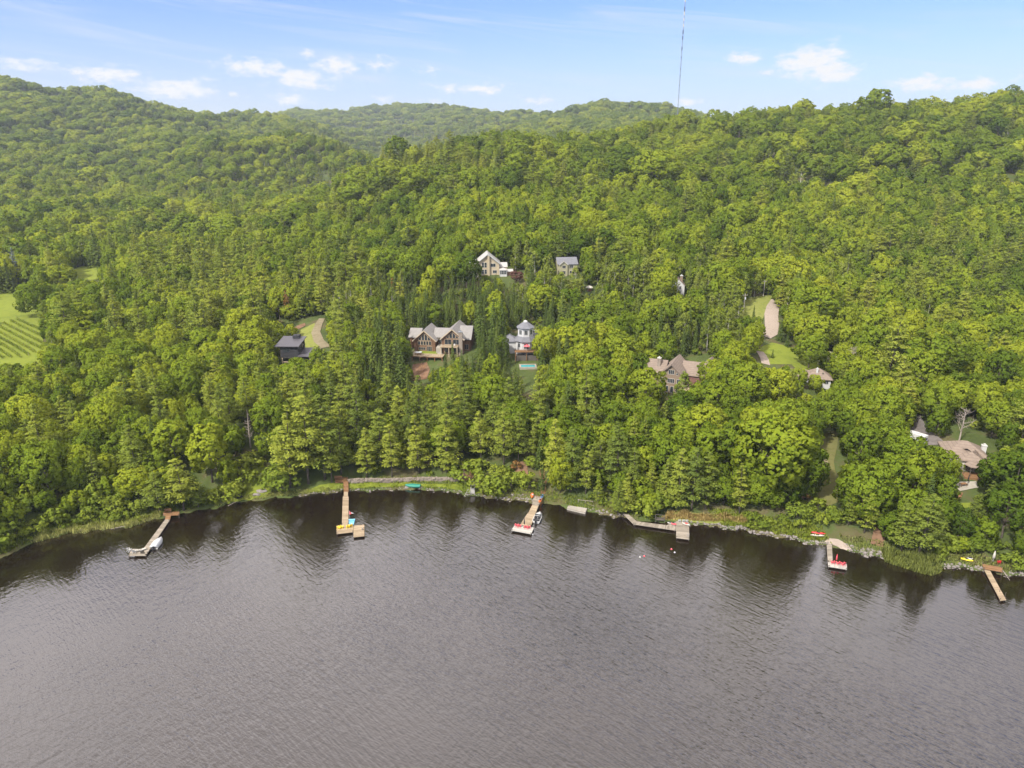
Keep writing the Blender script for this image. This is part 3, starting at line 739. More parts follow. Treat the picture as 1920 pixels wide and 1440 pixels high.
def scatter(name, kind, pts, scales, mesh_col=None, tilt=0.0):
    """the far rest of a kind as one object: points that carry whole trees"""
    n = len(pts)
    if n == 0: return
    c = mesh_col or LO[kind]
    me = bpy.data.meshes.new(name); me.vertices.add(n); me.vertices.foreach_set('co', np.asarray(pts, np.float32).ravel())
    for nm, ty, v in (('size', 'FLOAT_VECTOR', np.asarray(scales, np.float32)), ('turn', 'FLOAT_VECTOR', np.stack([rng.normal(0, .03+tilt, n), rng.normal(0, .03+tilt, n), rng.uniform(0, 6.28, n)], 1).astype(np.float32)), ('pick', 'INT', rng.integers(0, len(c.objects), n).astype(np.int32))):
        at = me.attributes.new(nm, ty, 'POINT'); at.data.foreach_set('vector' if ty == 'FLOAT_VECTOR' else 'value', v.ravel())
    me.update()
    o = bpy.data.objects.new(name, me); col.objects.link(o); o['kind'] = 'stuff'
    g = bpy.data.node_groups.new(name, 'GeometryNodeTree'); g.interface.new_socket('Geometry', in_out='INPUT', socket_type='NodeSocketGeometry'); g.interface.new_socket('Geometry', in_out='OUTPUT', socket_type='NodeSocketGeometry')
    gi = g.nodes.new('NodeGroupInput'); gout = g.nodes.new('NodeGroupOutput'); ip = g.nodes.new('GeometryNodeInstanceOnPoints'); ci = g.nodes.new('GeometryNodeCollectionInfo')
    ci.inputs['Collection'].default_value = c; ci.inputs['Separate Children'].default_value = True; ci.inputs['Reset Children'].default_value = True
    g.links.new(gi.outputs[0], ip.inputs['Points']); g.links.new(ci.outputs[0], ip.inputs['Instance']); ip.inputs['Pick Instance'].default_value = True
    def na(nm, dt):
        x = g.nodes.new('GeometryNodeInputNamedAttribute'); x.data_type = dt; x.inputs[0].default_value = nm; return x.outputs[0]
    e2r = g.nodes.new('FunctionNodeEulerToRotation'); g.links.new(na('turn', 'FLOAT_VECTOR'), e2r.inputs[0])
    g.links.new(na('pick', 'INT'), ip.inputs['Instance Index']); g.links.new(e2r.outputs[0], ip.inputs['Rotation']); g.links.new(na('size', 'FLOAT_VECTOR'), ip.inputs['Scale'])
    g.links.new(ip.outputs[0], gout.inputs[0])
    md = o.modifiers.new('scatter', 'NODES'); md.node_group = g
    return o

# ------------------------------------------------------------------ where trees stand
# what the photograph shows between the trees: box in the picture and how far it lies; no nearer tree may cover it
CLEAR = [((526,636,578,682), 270), ((588,596,610,650), 300), ((771,605,882,656), 285), ((777,650,834,682), 266), ((780,680,800,704), 258), ((958,614,1002,676), 286), ((981,676,1000,692), 268),
  ((884,480,946,512), 350), ((950,512,980,528), 350), ((1047,491,1082,516), 350), ((1270,527,1281,552), 330), ((1096,538,1114,549), 330), ((1220,668,1290,712), 232), ((1240,710,1278,738), 228), ((1284,662,1326,676), 250),
  ((1434,562,1457,628), 300), ((1395,556,1430,590), 300), ((1442,650,1500,684), 245), ((1422,662,1436,680), 240), ((1538,668,1566,690), 236), ((1510,703,1556,726), 225),
  ((1770,826,1842,878), 215), ((1796,876,1832,924), 190), ((1845,834,1856,846), 200), ((1704,812,1735,834), 220), ((1716,785,1735,815), 215), ((1528,835,1560,930), 200), ((-40,552,64,598), 420), ((-40,600,78,680), 340), ((146,505,186,521), 470),
  ((430,905,500,940), 190), ((626,893,658,930), 185), ((660,900,885,920), 185), ((1010,888,1026,936), 178), ((1060,940,1115,962), 175), ((1170,962,1190,985), 170), ((1518,996,1600,1030), 165), ((300,958,338,975), 170), ((1800,1044,1885,1072), 160),
  ((1428,527,1438,556), 310), ((1390,556,1398,586), 300), ((1568,616,1582,654), 250), ((1785,770,1812,830), 205), ((464,775,478,835), 205),((1515,690,1530,700),232),((986,720,1004,745),250),((1800,930,1812,1000),180),((866,870,885,900),185),((968,870,985,895),185),
  ((1236,972,1300,985), 165),((1548,995,1600,1030),165),((520,560,600,600),300),((28,500,46,530),370),((100,500,130,530),370)]

TREES = []      # dict(kind, x, y, z, h, r, hand)
GRID = {}
def near_ok(x, y, d):
    k = (int(x//8), int(y//8))
    n = int(d//8) + 1
    for i in range(-n, n+1):
        for j in range(-n, n+1):
            for t in GRID.get((k[0]+i, k[1]+j), ()):
                if (t['x']-x)**2 + (t['y']-y)**2 < (d*.5 + t['sp']*.5)**2: return False
    return True
def put(t):
    GRID.setdefault((int(t['x']//8), int(t['y']//8)), []).append(t); TREES.append(t)
RAT = {'maple_tree': .36, 'pine_tree': .2, 'spruce_tree': .19, 'birch_tree': .25, 'leafy_bush': .8}
def hand(kind, px, py, hpx, wide=1.0, **kw):
    p = P(px, py); m_ = mpp(p); h = hpx*m_/.93
    t = dict(kind=kind, x=p[0], y=p[1], z=p[2], h=h, wide=wide, sp=h*RAT[kind]*2*wide*.75, hand=True, **kw); put(t); return t

for a in [  # pines along the water and on the lower slope
  ('pine_tree',300,962,88,1.35),('pine_tree',345,958,100,1.35),('pine_tree',372,952,70,1.2),('pine_tree',258,900,105,1.2),('pine_tree',185,930,88,1),
  ('pine_tree',545,915,150,1.1),('pine_tree',578,908,165,1.1),('pine_tree',610,900,158,1.15),('pine_tree',640,890,110,1),('pine_tree',622,905,95,1),('pine_tree',688,898,96,1.1),
  ('pine_tree',735,895,100,1.05),('pine_tree',786,888,108,1.1),('pine_tree',838,886,120,1.1),('pine_tree',902,866,96,1),('pine_tree',945,872,112,1),('pine_tree',972,868,96,1),('pine_tree',880,838,98,1),('pine_tree',850,800,105,1.1),
  ('pine_tree',1040,905,118,1),('pine_tree',1070,922,118,1.05),('pine_tree',1098,928,92,.95),('pine_tree',1110,905,80,1),('pine_tree',1172,962,78,1.1),('pine_tree',1158,966,64,1.1),
  ('pine_tree',1268,955,116,1.15),('pine_tree',1296,958,122,1.1),('pine_tree',1322,955,108,1.1),('pine_tree',1246,950,92,1),('pine_tree',1386,965,95,.95),
  ('pine_tree',1690,1035,95,1.25),('pine_tree',1722,1040,120,1.3),('pine_tree',1745,1030,90,1.2),('pine_tree',1620,1000,88,1.15),('pine_tree',1590,985,64,1.1),('pine_tree',1850,965,64,1.1),('pine_tree',1830,985,60,1.1),
  ('pine_tree',402,790,92,1),('pine_tree',470,800,92,1),('pine_tree',502,805,80,1),('pine_tree',418,835,95,1),('pine_tree',310,835,92,1.1),('pine_tree',80,760,80,1.2),('pine_tree',1012,800,110,.9),('pine_tree',1650,745,70,1.2),('pine_tree',1682,760,90,1.2),
  ('pine_tree',625,780,100,1),('pine_tree',665,815,110,1.1),('pine_tree',1010,840,92,1)]: hand(*a)
for a in [('maple_tree',398,905,112,1.2),('maple_tree',430,915,60,1),('maple_tree',560,745,72,1.2),('maple_tree',1445,930,165,1.1),('maple_tree',1495,925,120,1),('maple_tree',1605,900,112,1.0),('maple_tree',1612,975,118,1.05),('maple_tree',1540,815,66,1.35),('maple_tree',1420,952,62,1.2),('maple_tree',1476,950,56,1.2),('maple_tree',1396,930,74,1.1),('maple_tree',1512,932,44,1.2),('maple_tree',1448,955,40,1.3),
  ('maple_tree',1470,870,120,1),('maple_tree',1762,910,66,1.2),('maple_tree',1740,915,76,1.2),('maple_tree',1866,935,88,1.1),('maple_tree',1890,960,130,1.1),('maple_tree',1878,1010,100,1.1),('maple_tree',1795,1010,60,1),('maple_tree',1208,770,80,1.2),('maple_tree',1400,765,85,1.1),('maple_tree',1366,748,78,1.2),
  ('maple_tree',1455,775,80,1.15),('maple_tree',1338,742,66,1.15),('maple_tree',1275,800,66,1.1),('maple_tree',1050,925,80,.8),('maple_tree',1515,690,62,1.25,),('maple_tree',72,592,64,1.2),('maple_tree',95,500,60,1.2),('maple_tree',1240,572,72,1.0),('maple_tree',1408,652,44,1.1),('maple_tree',1500,600,70,1.2),('maple_tree',1535,620,80,1.3),
  ('maple_tree',875,545,70,1.1),('maple_tree',845,545,66,1.1),('maple_tree',780,540,72,1.2),('maple_tree',740,535,70,1.2),('maple_tree',1020,690,70,.9),('maple_tree',1690,920,104,1.1),('maple_tree',1660,960,110,1),('maple_tree',1580,800,75,1.1),('maple_tree',1750,800,70,1.1),('maple_tree',1840,790,70,1.2)]: hand(*a)
for a in [('spruce_tree',775,612,62,1.1),('spruce_tree',800,612,66,1),('spruce_tree',845,605,60,1.1),('spruce_tree',882,600,70,1),('spruce_tree',905,650,92,1),('spruce_tree',925,655,88,1.05),('spruce_tree',942,640,85,1),('spruce_tree',897,625,80,1),('spruce_tree',745,700,95,1),('spruce_tree',728,720,105,1.05),('spruce_tree',755,740,100,1),('spruce_tree',700,720,95,1),
  ('spruce_tree',850,690,46,1),('spruce_tree',835,705,44,1),('spruce_tree',865,720,60,1),('spruce_tree',925,720,70,1),('spruce_tree',1235,668,55,1),('spruce_tree',1262,662,50,1),('spruce_tree',1280,668,52,1),('spruce_tree',1302,662,50,1),('spruce_tree',1222,672,45,1),('spruce_tree',1412,602,28,1),('spruce_tree',1462,640,38,1.2),('spruce_tree',1476,650,26,1.3),
  ('spruce_tree',1016,920,50,.9),('spruce_tree',1448,672,16,1.2),('spruce_tree',1290,548,52,1.1),('spruce_tree',1305,552,56,1.2),('spruce_tree',185,500,70,1.3),('spruce_tree',5,548,62,1.6),('spruce_tree',22,548,58,1.6)]: hand(*a)
for a in [('birch_tree',1186,570,76,1.1),('birch_tree',1205,565,78,1.1),('birch_tree',1150,560,62,1.2),('birch_tree',1340,655,70,1.1),('birch_tree',1325,660,66,1),('birch_tree',660,600,70,1.3),('birch_tree',640,605,62,1.2),('birch_tree',700,585,66,1.2),('birch_tree',1130,570,52,1.2),('birch_tree',1330,590,40,1.2),('birch_tree',1355,605,48,1.2),('birch_tree',1380,620,56,1.2),('birch_tree',1080,560,56,1.3),('birch_tree',1050,565,52,1.3),('birch_tree',1020,560,48,1.4),('birch_tree',1280,770,72,1.2)]: hand(*a)

def in_zone(px, py):
    m_ = np.zeros(px.shape, bool)
    for z in ZONES: m_ |= inpoly(z, px, py)
    return m_
LOW = [[(1400,958),(1500,950),(1640,958),(1640,1016),(1400,1000)], [(-80,1020),(60,985),(180,958),(300,948),(300,980),(130,1004),(-80,1080)], [(640,902),(880,900),(900,930),(640,925)], [(890,880),(1005,885),(1005,945),(890,935)]]
def in_low(px, py):              # low growth only
    m_ = np.zeros(px.shape, bool)
    for z in LOW: m_ |= inpoly(z, px, py)
    return m_
FOOT = []        # building footprints (x, y, radius)
for px, py, rr in ((552,660,8),(826,655,15),(985,655,10),(990,686,6),(915,510,11),(1064,508,7),(1272,550,6),(1255,725,9),(1300,690,9),(1532,722,9),(1810,868,9),(1105,545,4),(1718,828,5),(800,672,8),(1795,800,1)):
    p = P(px, py); FOOT.append((p[0], p[1] + (3 if rr > 5 else 0), rr))

def fade(px, x0, y0, py, rx, ry): return np.exp(-(((px-x0)/rx)**2 + ((py-y0)/ry)**2))
def species(px, py, y):
    """shares of maple, pine, spruce, birch at a place"""
    n = len(px)
    mp_ = np.full(n, 1.0); pi = np.full(n, .06); sp = np.full(n, .03); bi = np.full(n, .07)
    pi += 1.3*fade(px, 470, 580, py, 170, 80) + 1.0*fade(px, 600, 790, py, 150, 90) + 2.0*fade(px, 880, 850, py, 230, 55) +   .2*fade(px, 330, 780, py, 200, 90)
    pi += 3.0*fade(px, 770, 290, py, 130, 50) + .6*fade(px, 420, 390, py, 120, 40) + 1.2*fade(px, 1830, 560, py, 120, 60) + .9*fade(px, 1690, 740, py, 60, 50)
    sp += 6*fade(px, 870, 590, py, 130, 55) + 4*fade(px, 760, 720, py, 90, 70) + 3.0*fade(px, 960, 700, py, 80, 70) + 2.2*fade(px, 1260, 650, py, 60, 30) + 1.5*fade(px, 1040, 600, py, 90, 40) + .8*fade(px, 420, 400, py, 90, 40)
    bi += 1.6*fade(px, 1180, 560, py, 130, 45) + 1.2*fade(px, 1340, 620, py, 70, 60) + 1.2*fade(px, 1010, 545, py, 80, 40) + 1.0*fade(px, 1700, 540, py, 160, 60) + 1.0*fade(px, 670, 590, py, 60, 40) + .5*fade(px, 300, 350, py, 400, 70)
    hill = np.clip((y - 420)/120, 0, 1); pi += hill*.03
    S = np.stack([mp_, pi, sp, bi], 1); S /= S.sum(1, keepdims=True)
    return S
KINDS4 = ['maple_tree', 'pine_tree', 'spruce_tree', 'birch_tree']

def band(y0, y1, step, amin, amax):
    ys = np.arange(y0, y1, step*.87); out = []
    for i, yy in enumerate(ys):
        xs = np.arange(amin*yy, amax*yy, step) + (i % 2)*step*.5
        out.append(np.stack([xs + rng.normal(0, step*.22, len(xs)), np.full(len(xs), yy) + rng.normal(0, step*.22, len(xs))], 1))
    return np.concatenate(out)
cand = [band(110, 330, 4.1, -1.12, 1.15), band(330, 480, 4.9, -1.0, 1.05), band(480, 1000, 7.0, -.95, 1.0), band(1000, 1900, 12.5, -.88, .5), band(1900, 3700, 15.5, -.7, .6)]
far_list = []
for bi_, C in enumerate(cand):
    x, y = C[:, 0], C[:, 1]; z = ground(x, y); s = y - shore_y(x)
    px, py, dep = project(x, y, z)
    ok = (s > 2.5) & ~in_zone(px, py) & ~in_low(px, py)
    for fx, fy, fr in FOOT: ok &= (x-fx)**2 + (y-fy)**2 > fr**2
    # what lies hidden behind a ridge by more than a tree is left out
    if bi_ >= 2:
        t = np.linspace(.25, .985, 60)
        top = z + 20; vis = np.ones(len(x), bool)
        for tt in t:
            zz = CAM_H + (top - CAM_H)*tt
            vis &= zz > ground(x*tt, y*tt) - 6
        ok &= vis
    x, y, z, s, px, py, dep = (q[ok] for q in (x, y, z, s, px, py, dep))
    S = species(px, py, y)
    # low ground at the very edge carries lower growth
    k = (rng.random(len(x))[:, None] > np.cumsum(S, 1)).sum(1).clip(0, 3)
    base = np.array([13.2, 18.0, 12.5, 11.5])[k]
    h = base*(1 + rng.normal(0, 1, len(x))*np.where(k == 1, .25, .17)).clip(.55, 1.45)
    left = np.clip((560 - px)/560, 0, 1)
    h *= np.where(k == 0, 1 + .08*np.sin(x/23+y/31), 1)
    h *= np.clip(.42 + s/26, .42, 1)
    if bi_ >= 2: h = np.where(k == 0, h*np.interp(y, [420, 560, 720], [1.22, 1.12, .95])*rng.choice([.8, 1.0, 1.15, 1.35], len(x), p=[.25,.35,.25,.15]), h*np.interp(y, [480, 560, 700], [1.1, 1.0, .74]))
    for i in range(len(x)):
        t = dict(kind=KINDS4[k[i]], x=x[i], y=y[i], z=z[i], h=h[i], wide=float(np.clip(rng.normal(1.05 if k[i] else 1.08, .2 if k[i] == 1 else .15), .72, 1.6)), hand=False)
        if bi_ >= 2: t['wide'] *= (1.42 if k[i] == 0 else 1.15) * (1.0 if bi_ == 2 else 1.12 if bi_ == 3 else 1.35)
        t['sp'] = t['h']*RAT[t['kind']]*2*t['wide']*(.54 if bi_ < 2 else .7)
        far_list.append((bi_, t))
order = sorted(range(len(far_list)), key=lambda i: (far_list[i][0], rng.random()))
def covers(t):
    px, py, dep = project(t['x'], t['y'], t['z']); _, pt, _ = project(t['x'], t['y'], t['z'] + t['h']); rr = t['h']*RAT[t['kind']]*t['wide']/dep*FPX
    for (x0, y0, x1, y1), dist in CLEAR:
        if t['y'] < dist and px + rr > x0 and px - rr < x1 and pt < y1 - 1 and py > y0: return True
    return False
for i in order:
    b_, t = far_list[i]
    if b_ < 2:
        ok = False
        for tries in range(3):
            if near_ok(t['x'], t['y'], t['sp']) and not covers(t): ok = True; break
            t['h'] *= .72; t['sp'] *= .72
        if not ok or t['h'] < 4.2: continue
        put(t)
    else:
        if b_ == 2 and not near_ok(t['x'], t['y'], t['sp']*1.0): continue
        if t['y'] < 360 and covers(t): continue
        if b_ == 2: put(t)
        else: TREES.append(t)
for t in TREES: t['px'], t['py'], t['dep'] = project(t['x'], t['y'], t['z']); t['show'] = t['h']/t['dep']
FOREST_ON = True
# ------------------------------------------------------------------ bushes on the banks and between the trees
nb = 0
for a in [('leafy_bush',905,922,34,1.3),('leafy_bush',930,925,36,1.3),('leafy_bush',958,915,30,1.2),('leafy_bush',985,915,30,1.2),('leafy_bush',870,900,36,1.3),('leafy_bush',895,888,30,1.2),('leafy_bush',1185,958,22,1.1),('leafy_bush',1215,962,34,1.2),('leafy_bush',1232,958,38,1.2),
          ('leafy_bush',440,930,28,1.2),('leafy_bush',420,938,32,1.2),('leafy_bush',455,905,30,1.2),('leafy_bush',470,880,34,1.1),('leafy_bush',530,920,44,1.2),('leafy_bush',515,905,36,1.2),('leafy_bush',1780,1030,28,1.3),('leafy_bush',1820,1035,26,1.2),('leafy_bush',1836,1030,24,1.2),('leafy_bush',1855,1038,18,1.2),('leafy_bush',1900,1065,30,1.2)]: hand(*a)
C = band(136, 320, 2.9, -.86, .86); x, y = C[:, 0], C[:, 1]; z = ground(x, y); s = y - shore_y(x); px, py, dep = project(x, y, z)
dens = np.where(s < 9, .8, np.where(s < 18, .4, .1))
dens = np.where((px < 330) & (s < 30), 1.0, dens); dens = np.where((px > 1400) & (px < 1640) & (py > 955), .95, dens)
dens = np.where((px > 640) & (px < 890) & (py > 895), .05, dens)
dens = np.where(in_low(px, py) & ~((px > 640) & (px < 890)), 1.0, dens)
ok = (s > 1.2) & (rng.random(len(x)) < dens) & ~in_zone(px, py)
for fx, fy, fr in FOOT: ok &= (x-fx)**2 + (y-fy)**2 > fr**2
for i in np.where(ok)[0]:
    h = float(np.clip(rng.normal(2.3, .7), 1.1, 4.6)) * (1.75 if px[i] < 330 and s[i] > 4 else 1.15) * (.6 if s[i] < 3 else 1)
    t = dict(kind='leafy_bush', x=x[i], y=y[i], z=z[i], h=h, wide=float(rng.uniform(.9, 1.35)), hand=False, sp=h*.5)
    t['px'], t['py'], t['dep'] = px[i], py[i], dep[i]; t['show'] = h/dep[i]
    if covers(t): continue
    if not near_ok(t['x'], t['y'], t['sp']*.3): continue
    put(t)
for t in TREES:
    if 'px' not in t: t['px'], t['py'], t['dep'] = project(t['x'], t['y'], t['z']); t['show'] = t['h']/t['dep']

# ------------------------------------------------------------------ the largest of each kind stand as objects of their own
LAND = {'the timber house': P(826,660), 'the white octagonal house': P(985,660), 'the flat-roofed black house': P(552,675), 'the taupe gabled house': P(1255,735), 'the cream gabled house': P(915,512),
  'the sage two-storey house': P(1064,512), 'the tan hip roof': P(1532,722), 'the lake house': P(1810,870), 'the slim white house': P(1274,550), 'the white camper': P(1718,828),
  'the covered-boat dock': P(322,966), 'the dock with yellow chairs': P(648,905), 'the red-chair dock': P(1008,935), 'the bent grey dock': P(1180,970), 'the concrete slab dock': P(1085,950), 'the pink-chair dock': P(1556,1012), 'the brown shore deck': P(1860,1060),
  'the dry-stone wall': P(770,905), 'the teal rowboat': P(773,914), 'the grassy boat landing': P(465,925), 'the worn footpath clearing': P(1545,880), 'the gravel road bend': P(1446,595), 'the planted vine rows': P(30,640), 'the bare snag': P(470,838), 'the dead tree by the drive': P(1802,828), 'the cream blossom shrub': P(1550,690),
  'the reed bed': P(1700,1055), 'the dry grass bank': P(1330,970), 'the swimming pool': P(990,688), 'the sandy driveway': P(596,630), 'the garden lawn': P(1470,670), 'the western cove reeds': P(150,990), 'the far lakeside thicket': P(20,1030), 'the lit knoll above the drive': P(1850,700), 'the wooden dock stairs': P(1017,910)}
LN = list(LAND); LXY = np.array([LAND[k][:2] for k in LN])
NOUN = {'maple_tree': 'broadleaf', 'pine_tree': 'white pine', 'spruce_tree': 'dark spruce', 'birch_tree': 'feathery birch', 'leafy_bush': 'leafy bush'}
CAT = {'maple_tree': 'tree', 'pine_tree': 'pine', 'spruce_tree': 'spruce', 'birch_tree': 'birch', 'leafy_bush': 'bush'}
ORD = ['closest', 'second', 'third', 'fourth', 'fifth', 'sixth', 'seventh', 'eighth', 'ninth', 'tenth', 'eleventh', 'twelfth', 'thirteenth', 'fourteenth', 'fifteenth', 'sixteenth']
LIMIT = {'maple_tree': 300, 'pine_tree': 300, 'spruce_tree': 190, 'birch_tree': 120, 'leafy_bush': 230}
chosen = {}
for kind in LIMIT:
    c = [t for t in TREES if t['kind'] == kind and -25 < t['px'] < 1945]
    c.sort(key=lambda t: (not t['hand'], -t['show']*(1 if t['py'] < 1090 else .3)))
    chosen[kind] = c[:LIMIT[kind]]
    for t in chosen[kind]: t['own'] = True
cells = {}
allc = [t for k in chosen for t in chosen[k]]
for t in allc:
    d = LXY - np.array([t['x'], t['y']]); dd = np.hypot(d[:, 0], d[:, 1]); i = int(np.argmin(dd))
    dx, dy = -d[i, 0], -d[i, 1]
    side = ('uphill of' if dy > 0 else 'on the lake side of') if abs(dy) > abs(dx)*.9 else ('left of' if dx < 0 else 'right of')
    t['cell'] = (t['kind'], LN[i], side); t['dist'] = dd[i]; cells.setdefault(t['cell'], []).append(t)
for c in cells.values():
    c.sort(key=lambda t: t['dist'])
    med = np.median([t['h'] for t in c])
    for k, t in enumerate(c):
        noun = NOUN[t['kind']]; kind, land, side = t['cell']
        size = 'tall ' if t['h'] > 1.15*med else 'low ' if t['h'] < .82*med else ''
        if k < len(ORD):
            rank = 'closest' if k == 0 else ORD[k] + ' closest'
            t['label'] = f"{size}{noun}, {rank} {side} {land}"
            if len(t['label'].split()) > 15: t['label'] = f"{noun}, {rank} {side} {land}"
            t['group'] = {'maple_tree': 'broadleaf trees', 'pine_tree': 'white pines', 'spruce_tree': 'dark spruces', 'birch_tree': 'feathery birches', 'leafy_bush': 'leafy bushes'}[kind] + ' near the lake'
        else:
            t['label'] = f"{noun} further out {side} {land}"; t['group'] = f"{noun} trees further out {side} {land}"
if FOREST_ON:
    src = {}
    for t in allc:
        v = int(rng.integers(0, len(HI[t['kind']]))); crown, trunk, H0, R0 = HI[t['kind']][v]
        sz = t['h']/H0; sx = sz*t['wide']
        if (t['kind'], v) not in src:
            e = thing(t['kind'], t['label'], CAT[t['kind']], (t['x'], t['y'], t['z']), rng.uniform(0, 6.28), t['group']); e.scale = (sx, sx, sz)
            a = bpy.data.objects.new('foliage' if t['kind'] == 'leafy_bush' else 'crown', crown); b_ = bpy.data.objects.new('stem' if t['kind'] == 'leafy_bush' else 'trunk', trunk)
            for q in (a, b_): q.parent = e; col.objects.link(q)
            src[(t['kind'], v)] = e; KIDS[e.name] = [(a, []), (b_, [])]
        else:
            e = dup(src[(t['kind'], v)], (t['x'], t['y'], t['z']), rng.uniform(0, 6.28), t['label'], t['group'], (sx, sx, sz))
        e.rotation_euler = (rng.normal(0, .025), rng.normal(0, .025), rng.uniform(0, 6.28)); e['category'] = CAT[t['kind']]
    FAR = {'maple_tree': 'broadleaf_forest', 'pine_tree': 'pine_forest', 'spruce_tree': 'spruce_forest', 'birch_tree': 'birch_forest', 'leafy_bush': 'undergrowth'}
    H0 = {'maple_tree': 15.5, 'pine_tree': 20.3, 'spruce_tree': 14, 'birch_tree': 13, 'leafy_bush': 2.6}
    for kind, nm in FAR.items():
        rest = [t for t in TREES if t['kind'] == kind and not t.get('own')]
        sc = [(t['h']/H0[kind]*t['wide'], t['h']/H0[kind]*t['wide'], t['h']/H0[kind]) for t in rest]
        scatter(nm, kind, [(t['x'], t['y'], t['z'] - .2) for t in rest], sc)
        print('FAR', nm, len(rest), 'own', len(chosen[kind]))
# ================================================================== things by the water
DZ = 0.55
def deck_quad(mb, A, B, C, D, zs, board=.3, thick=.1, gap=.02):
    """boards from side A-D to side B-C, laid one after the other from A-B to D-C; zs heights at A, B, C, D"""
    A, B, C, D = (np.array([p[0], p[1], z]) for p, z in zip((A, B, C, D), zs))
    n = max(1, int(np.linalg.norm((D+C)/2 - (A+B)/2)/board))
    for k in range(n):
        f0, f1 = k/n, (k+1)/n - gap/board/1.0*.02
        f1 = (k + 1 - gap/board)/n
        q = [A+(D-A)*f0, B+(C-B)*f0, B+(C-B)*f1, A+(D-A)*f1]
        mb.slab([tuple(p) for p in q], thick)
    return mb
def px_deck(parent, root, name, corners, mat, z=DZ, board=.3, posts=True, zs=None, fascia=True):
    zs = zs or [z]*4
    w = [W(px, py, zz)[:2] - root[:2] for (px, py), zz in zip(corners, zs)]
    zr = [zz - root[2] for zz in zs]
    o = deck_quad(MB(), *w, zr, board).build(name, mat, parent)
    if fascia:
        f = MB(); q = [np.array([*p, zz - .12]) for p, zz in zip(w, zr)]
        c = sum(q)/4
        for i in range(4):
            a, b = q[i], q[(i+1) % 4]; a = a + (c-a)*.01; b = b + (c-b)*.01
            f.tube([a, b], .075, 4)
        f.build('side_beam', mat, parent)
    if posts:
        for p, zz in zip(w, zr):
            c = sum(w)/4; p = p + (c - p)*.06
            mb = MB(); mb.tube([(p[0], p[1], -1.6 - root[2]), (p[0], p[1], zz + .28)], .075, 6); mb.build('post', 'dark_post', parent)
    return o

def chair_proto(mat, lab, grp, loc, rz):
    t = thing('adirondack_chair', lab, 'chair', loc, rz, grp)
    mb = MB(); mb.slab([(-.29,-.32,.40),(.29,-.32,.40),(.29,.22,.27),(-.29,.22,.27)], .05); mb.build('seat', mat, t)
    mb = MB()
    for i in range(5):
        x = -.29 + i*.118; hh = .95 + .1*(1-abs(i-2)/2)
        mb.slab([(x,.2,.26),(x+.11,.2,.26),(x+.11,.2+.36*hh,hh),(x,.2+.36*hh,hh)], .03)
    mb.build('backrest', mat, t)
    for s in (-1, 1):
        MB().box(s*.37-.07, s*.37+.07, -.4, .32, .55, .59).build('armrest', mat, t)
        mb = MB(); mb.box(s*.34-.03, s*.34+.03, -.36, -.26, 0, .55); mb.slab([(s*.31-.03,-.34,.36),(s*.31+.03,-.34,.36),(s*.31+.03,.55,.06),(s*.31-.03,.55,.06)], .1); mb.build('leg', mat, t)
    return t

def hull(L, Bm, D, n=13, m=7, stern=.8, wall=.06, deck=None, rocker=.1):
    """boat shell along +y, bow at +y; open on top unless deck is a camber height"""
    outer = []
    for i in range(n):
        t = i/(n-1); y = (t-.5)*L
        hb = Bm/2*(stern + (1-stern)*min(1, t*3.2))*(1-max(0, (t-.45)/.55)**2.3)
        hb = max(hb, .02); keel = rocker*(max(0, (t-.55)/.45)**2)*D*3
        ring = []
        for k in range(m):
            a = math.pi*k/(m-1); ring.append((-hb*math.cos(a)*(abs(math.cos(a))**-.25 if abs(math.cos(a)) > .05 else 1), y, D - (D-keel)*math.sin(a)**.7 + .12*D*max(0, (t-.5))))
        outer.append(ring)
    mb = MB(); vs = [p for r in outer for p in r]; fs = []
    for i in range(n-1):
        for k in range(m-1): fs.append((i*m+k, i*m+k+1, (i+1)*m+k+1, (i+1)*m+k))
    fs.append(tuple(range(m-1, -1, -1)))
    if deck is not None:
        base = len(vs); top = []
        for i in range(n):
            a, b = outer[i][0], outer[i][-1]; vs.append(((a[0]+b[0])/2, a[1], a[2] + deck*min(1, abs(b[0]-a[0])/Bm*1.2)))
        for i in range(n-1):
            fs.append((i*m, (i+1)*m, base+i+1, base+i)); fs.append((i*m+m-1, base+i, base+i+1, (i+1)*m+m-1))
        fs.append((0, base, m-1))
    else:
        base = len(vs)
        for r in outer:
            for p in r: vs.append((p[0]*.9, p[1]*.975, max(p[2]*1.0, p[2]+wall) if p[2] < D*.9 else p[2]))
        for i in range(n-1):
            for k in range(m-1): fs.append((base+i*m+k, base+(i+1)*m+k, base+(i+1)*m+k+1, base+i*m+k+1))
            for k in (0, m-1): fs.append((i*m+k, (i+1)*m+k, base+(i+1)*m+k, base+i*m+k))
        fs.append(tuple(base+k for k in range(m)))
        fs += [(k, k+1, base+k+1, base+k) for k in range(m-1)]
    return mb.add(vs, fs)

def kayak(name, label, mat, a, b, z, beam=.72, group=None, seat='black', tilt=0):
    a, b = np.array(a[:2]), np.array(b[:2]); c = (a+b)/2; L = float(np.linalg.norm(b-a)); rz = math.atan2(-(b-a)[0], (b-a)[1])
    t = thing(name, label, 'kayak' if name == 'kayak' else name, (c[0], c[1], z), rz, group); t.rotation_euler = (0, tilt, rz)
    hull(L, beam, .3, stern=.15, deck=.1).build('hull', mat, t, True)
    mb = MB(); mb.lathe([(.2,0),(.28,.05),(.28,.08),(.2,.09)], 10); mb.v = [(x, y*1.6, zz+.36) for x, y, zz in mb.v]; mb.build('cockpit', seat, t)
    return t
def gpt(px, py): return P(px, py)
def wpt(px, py, z=DZ): return W(px, py, z)

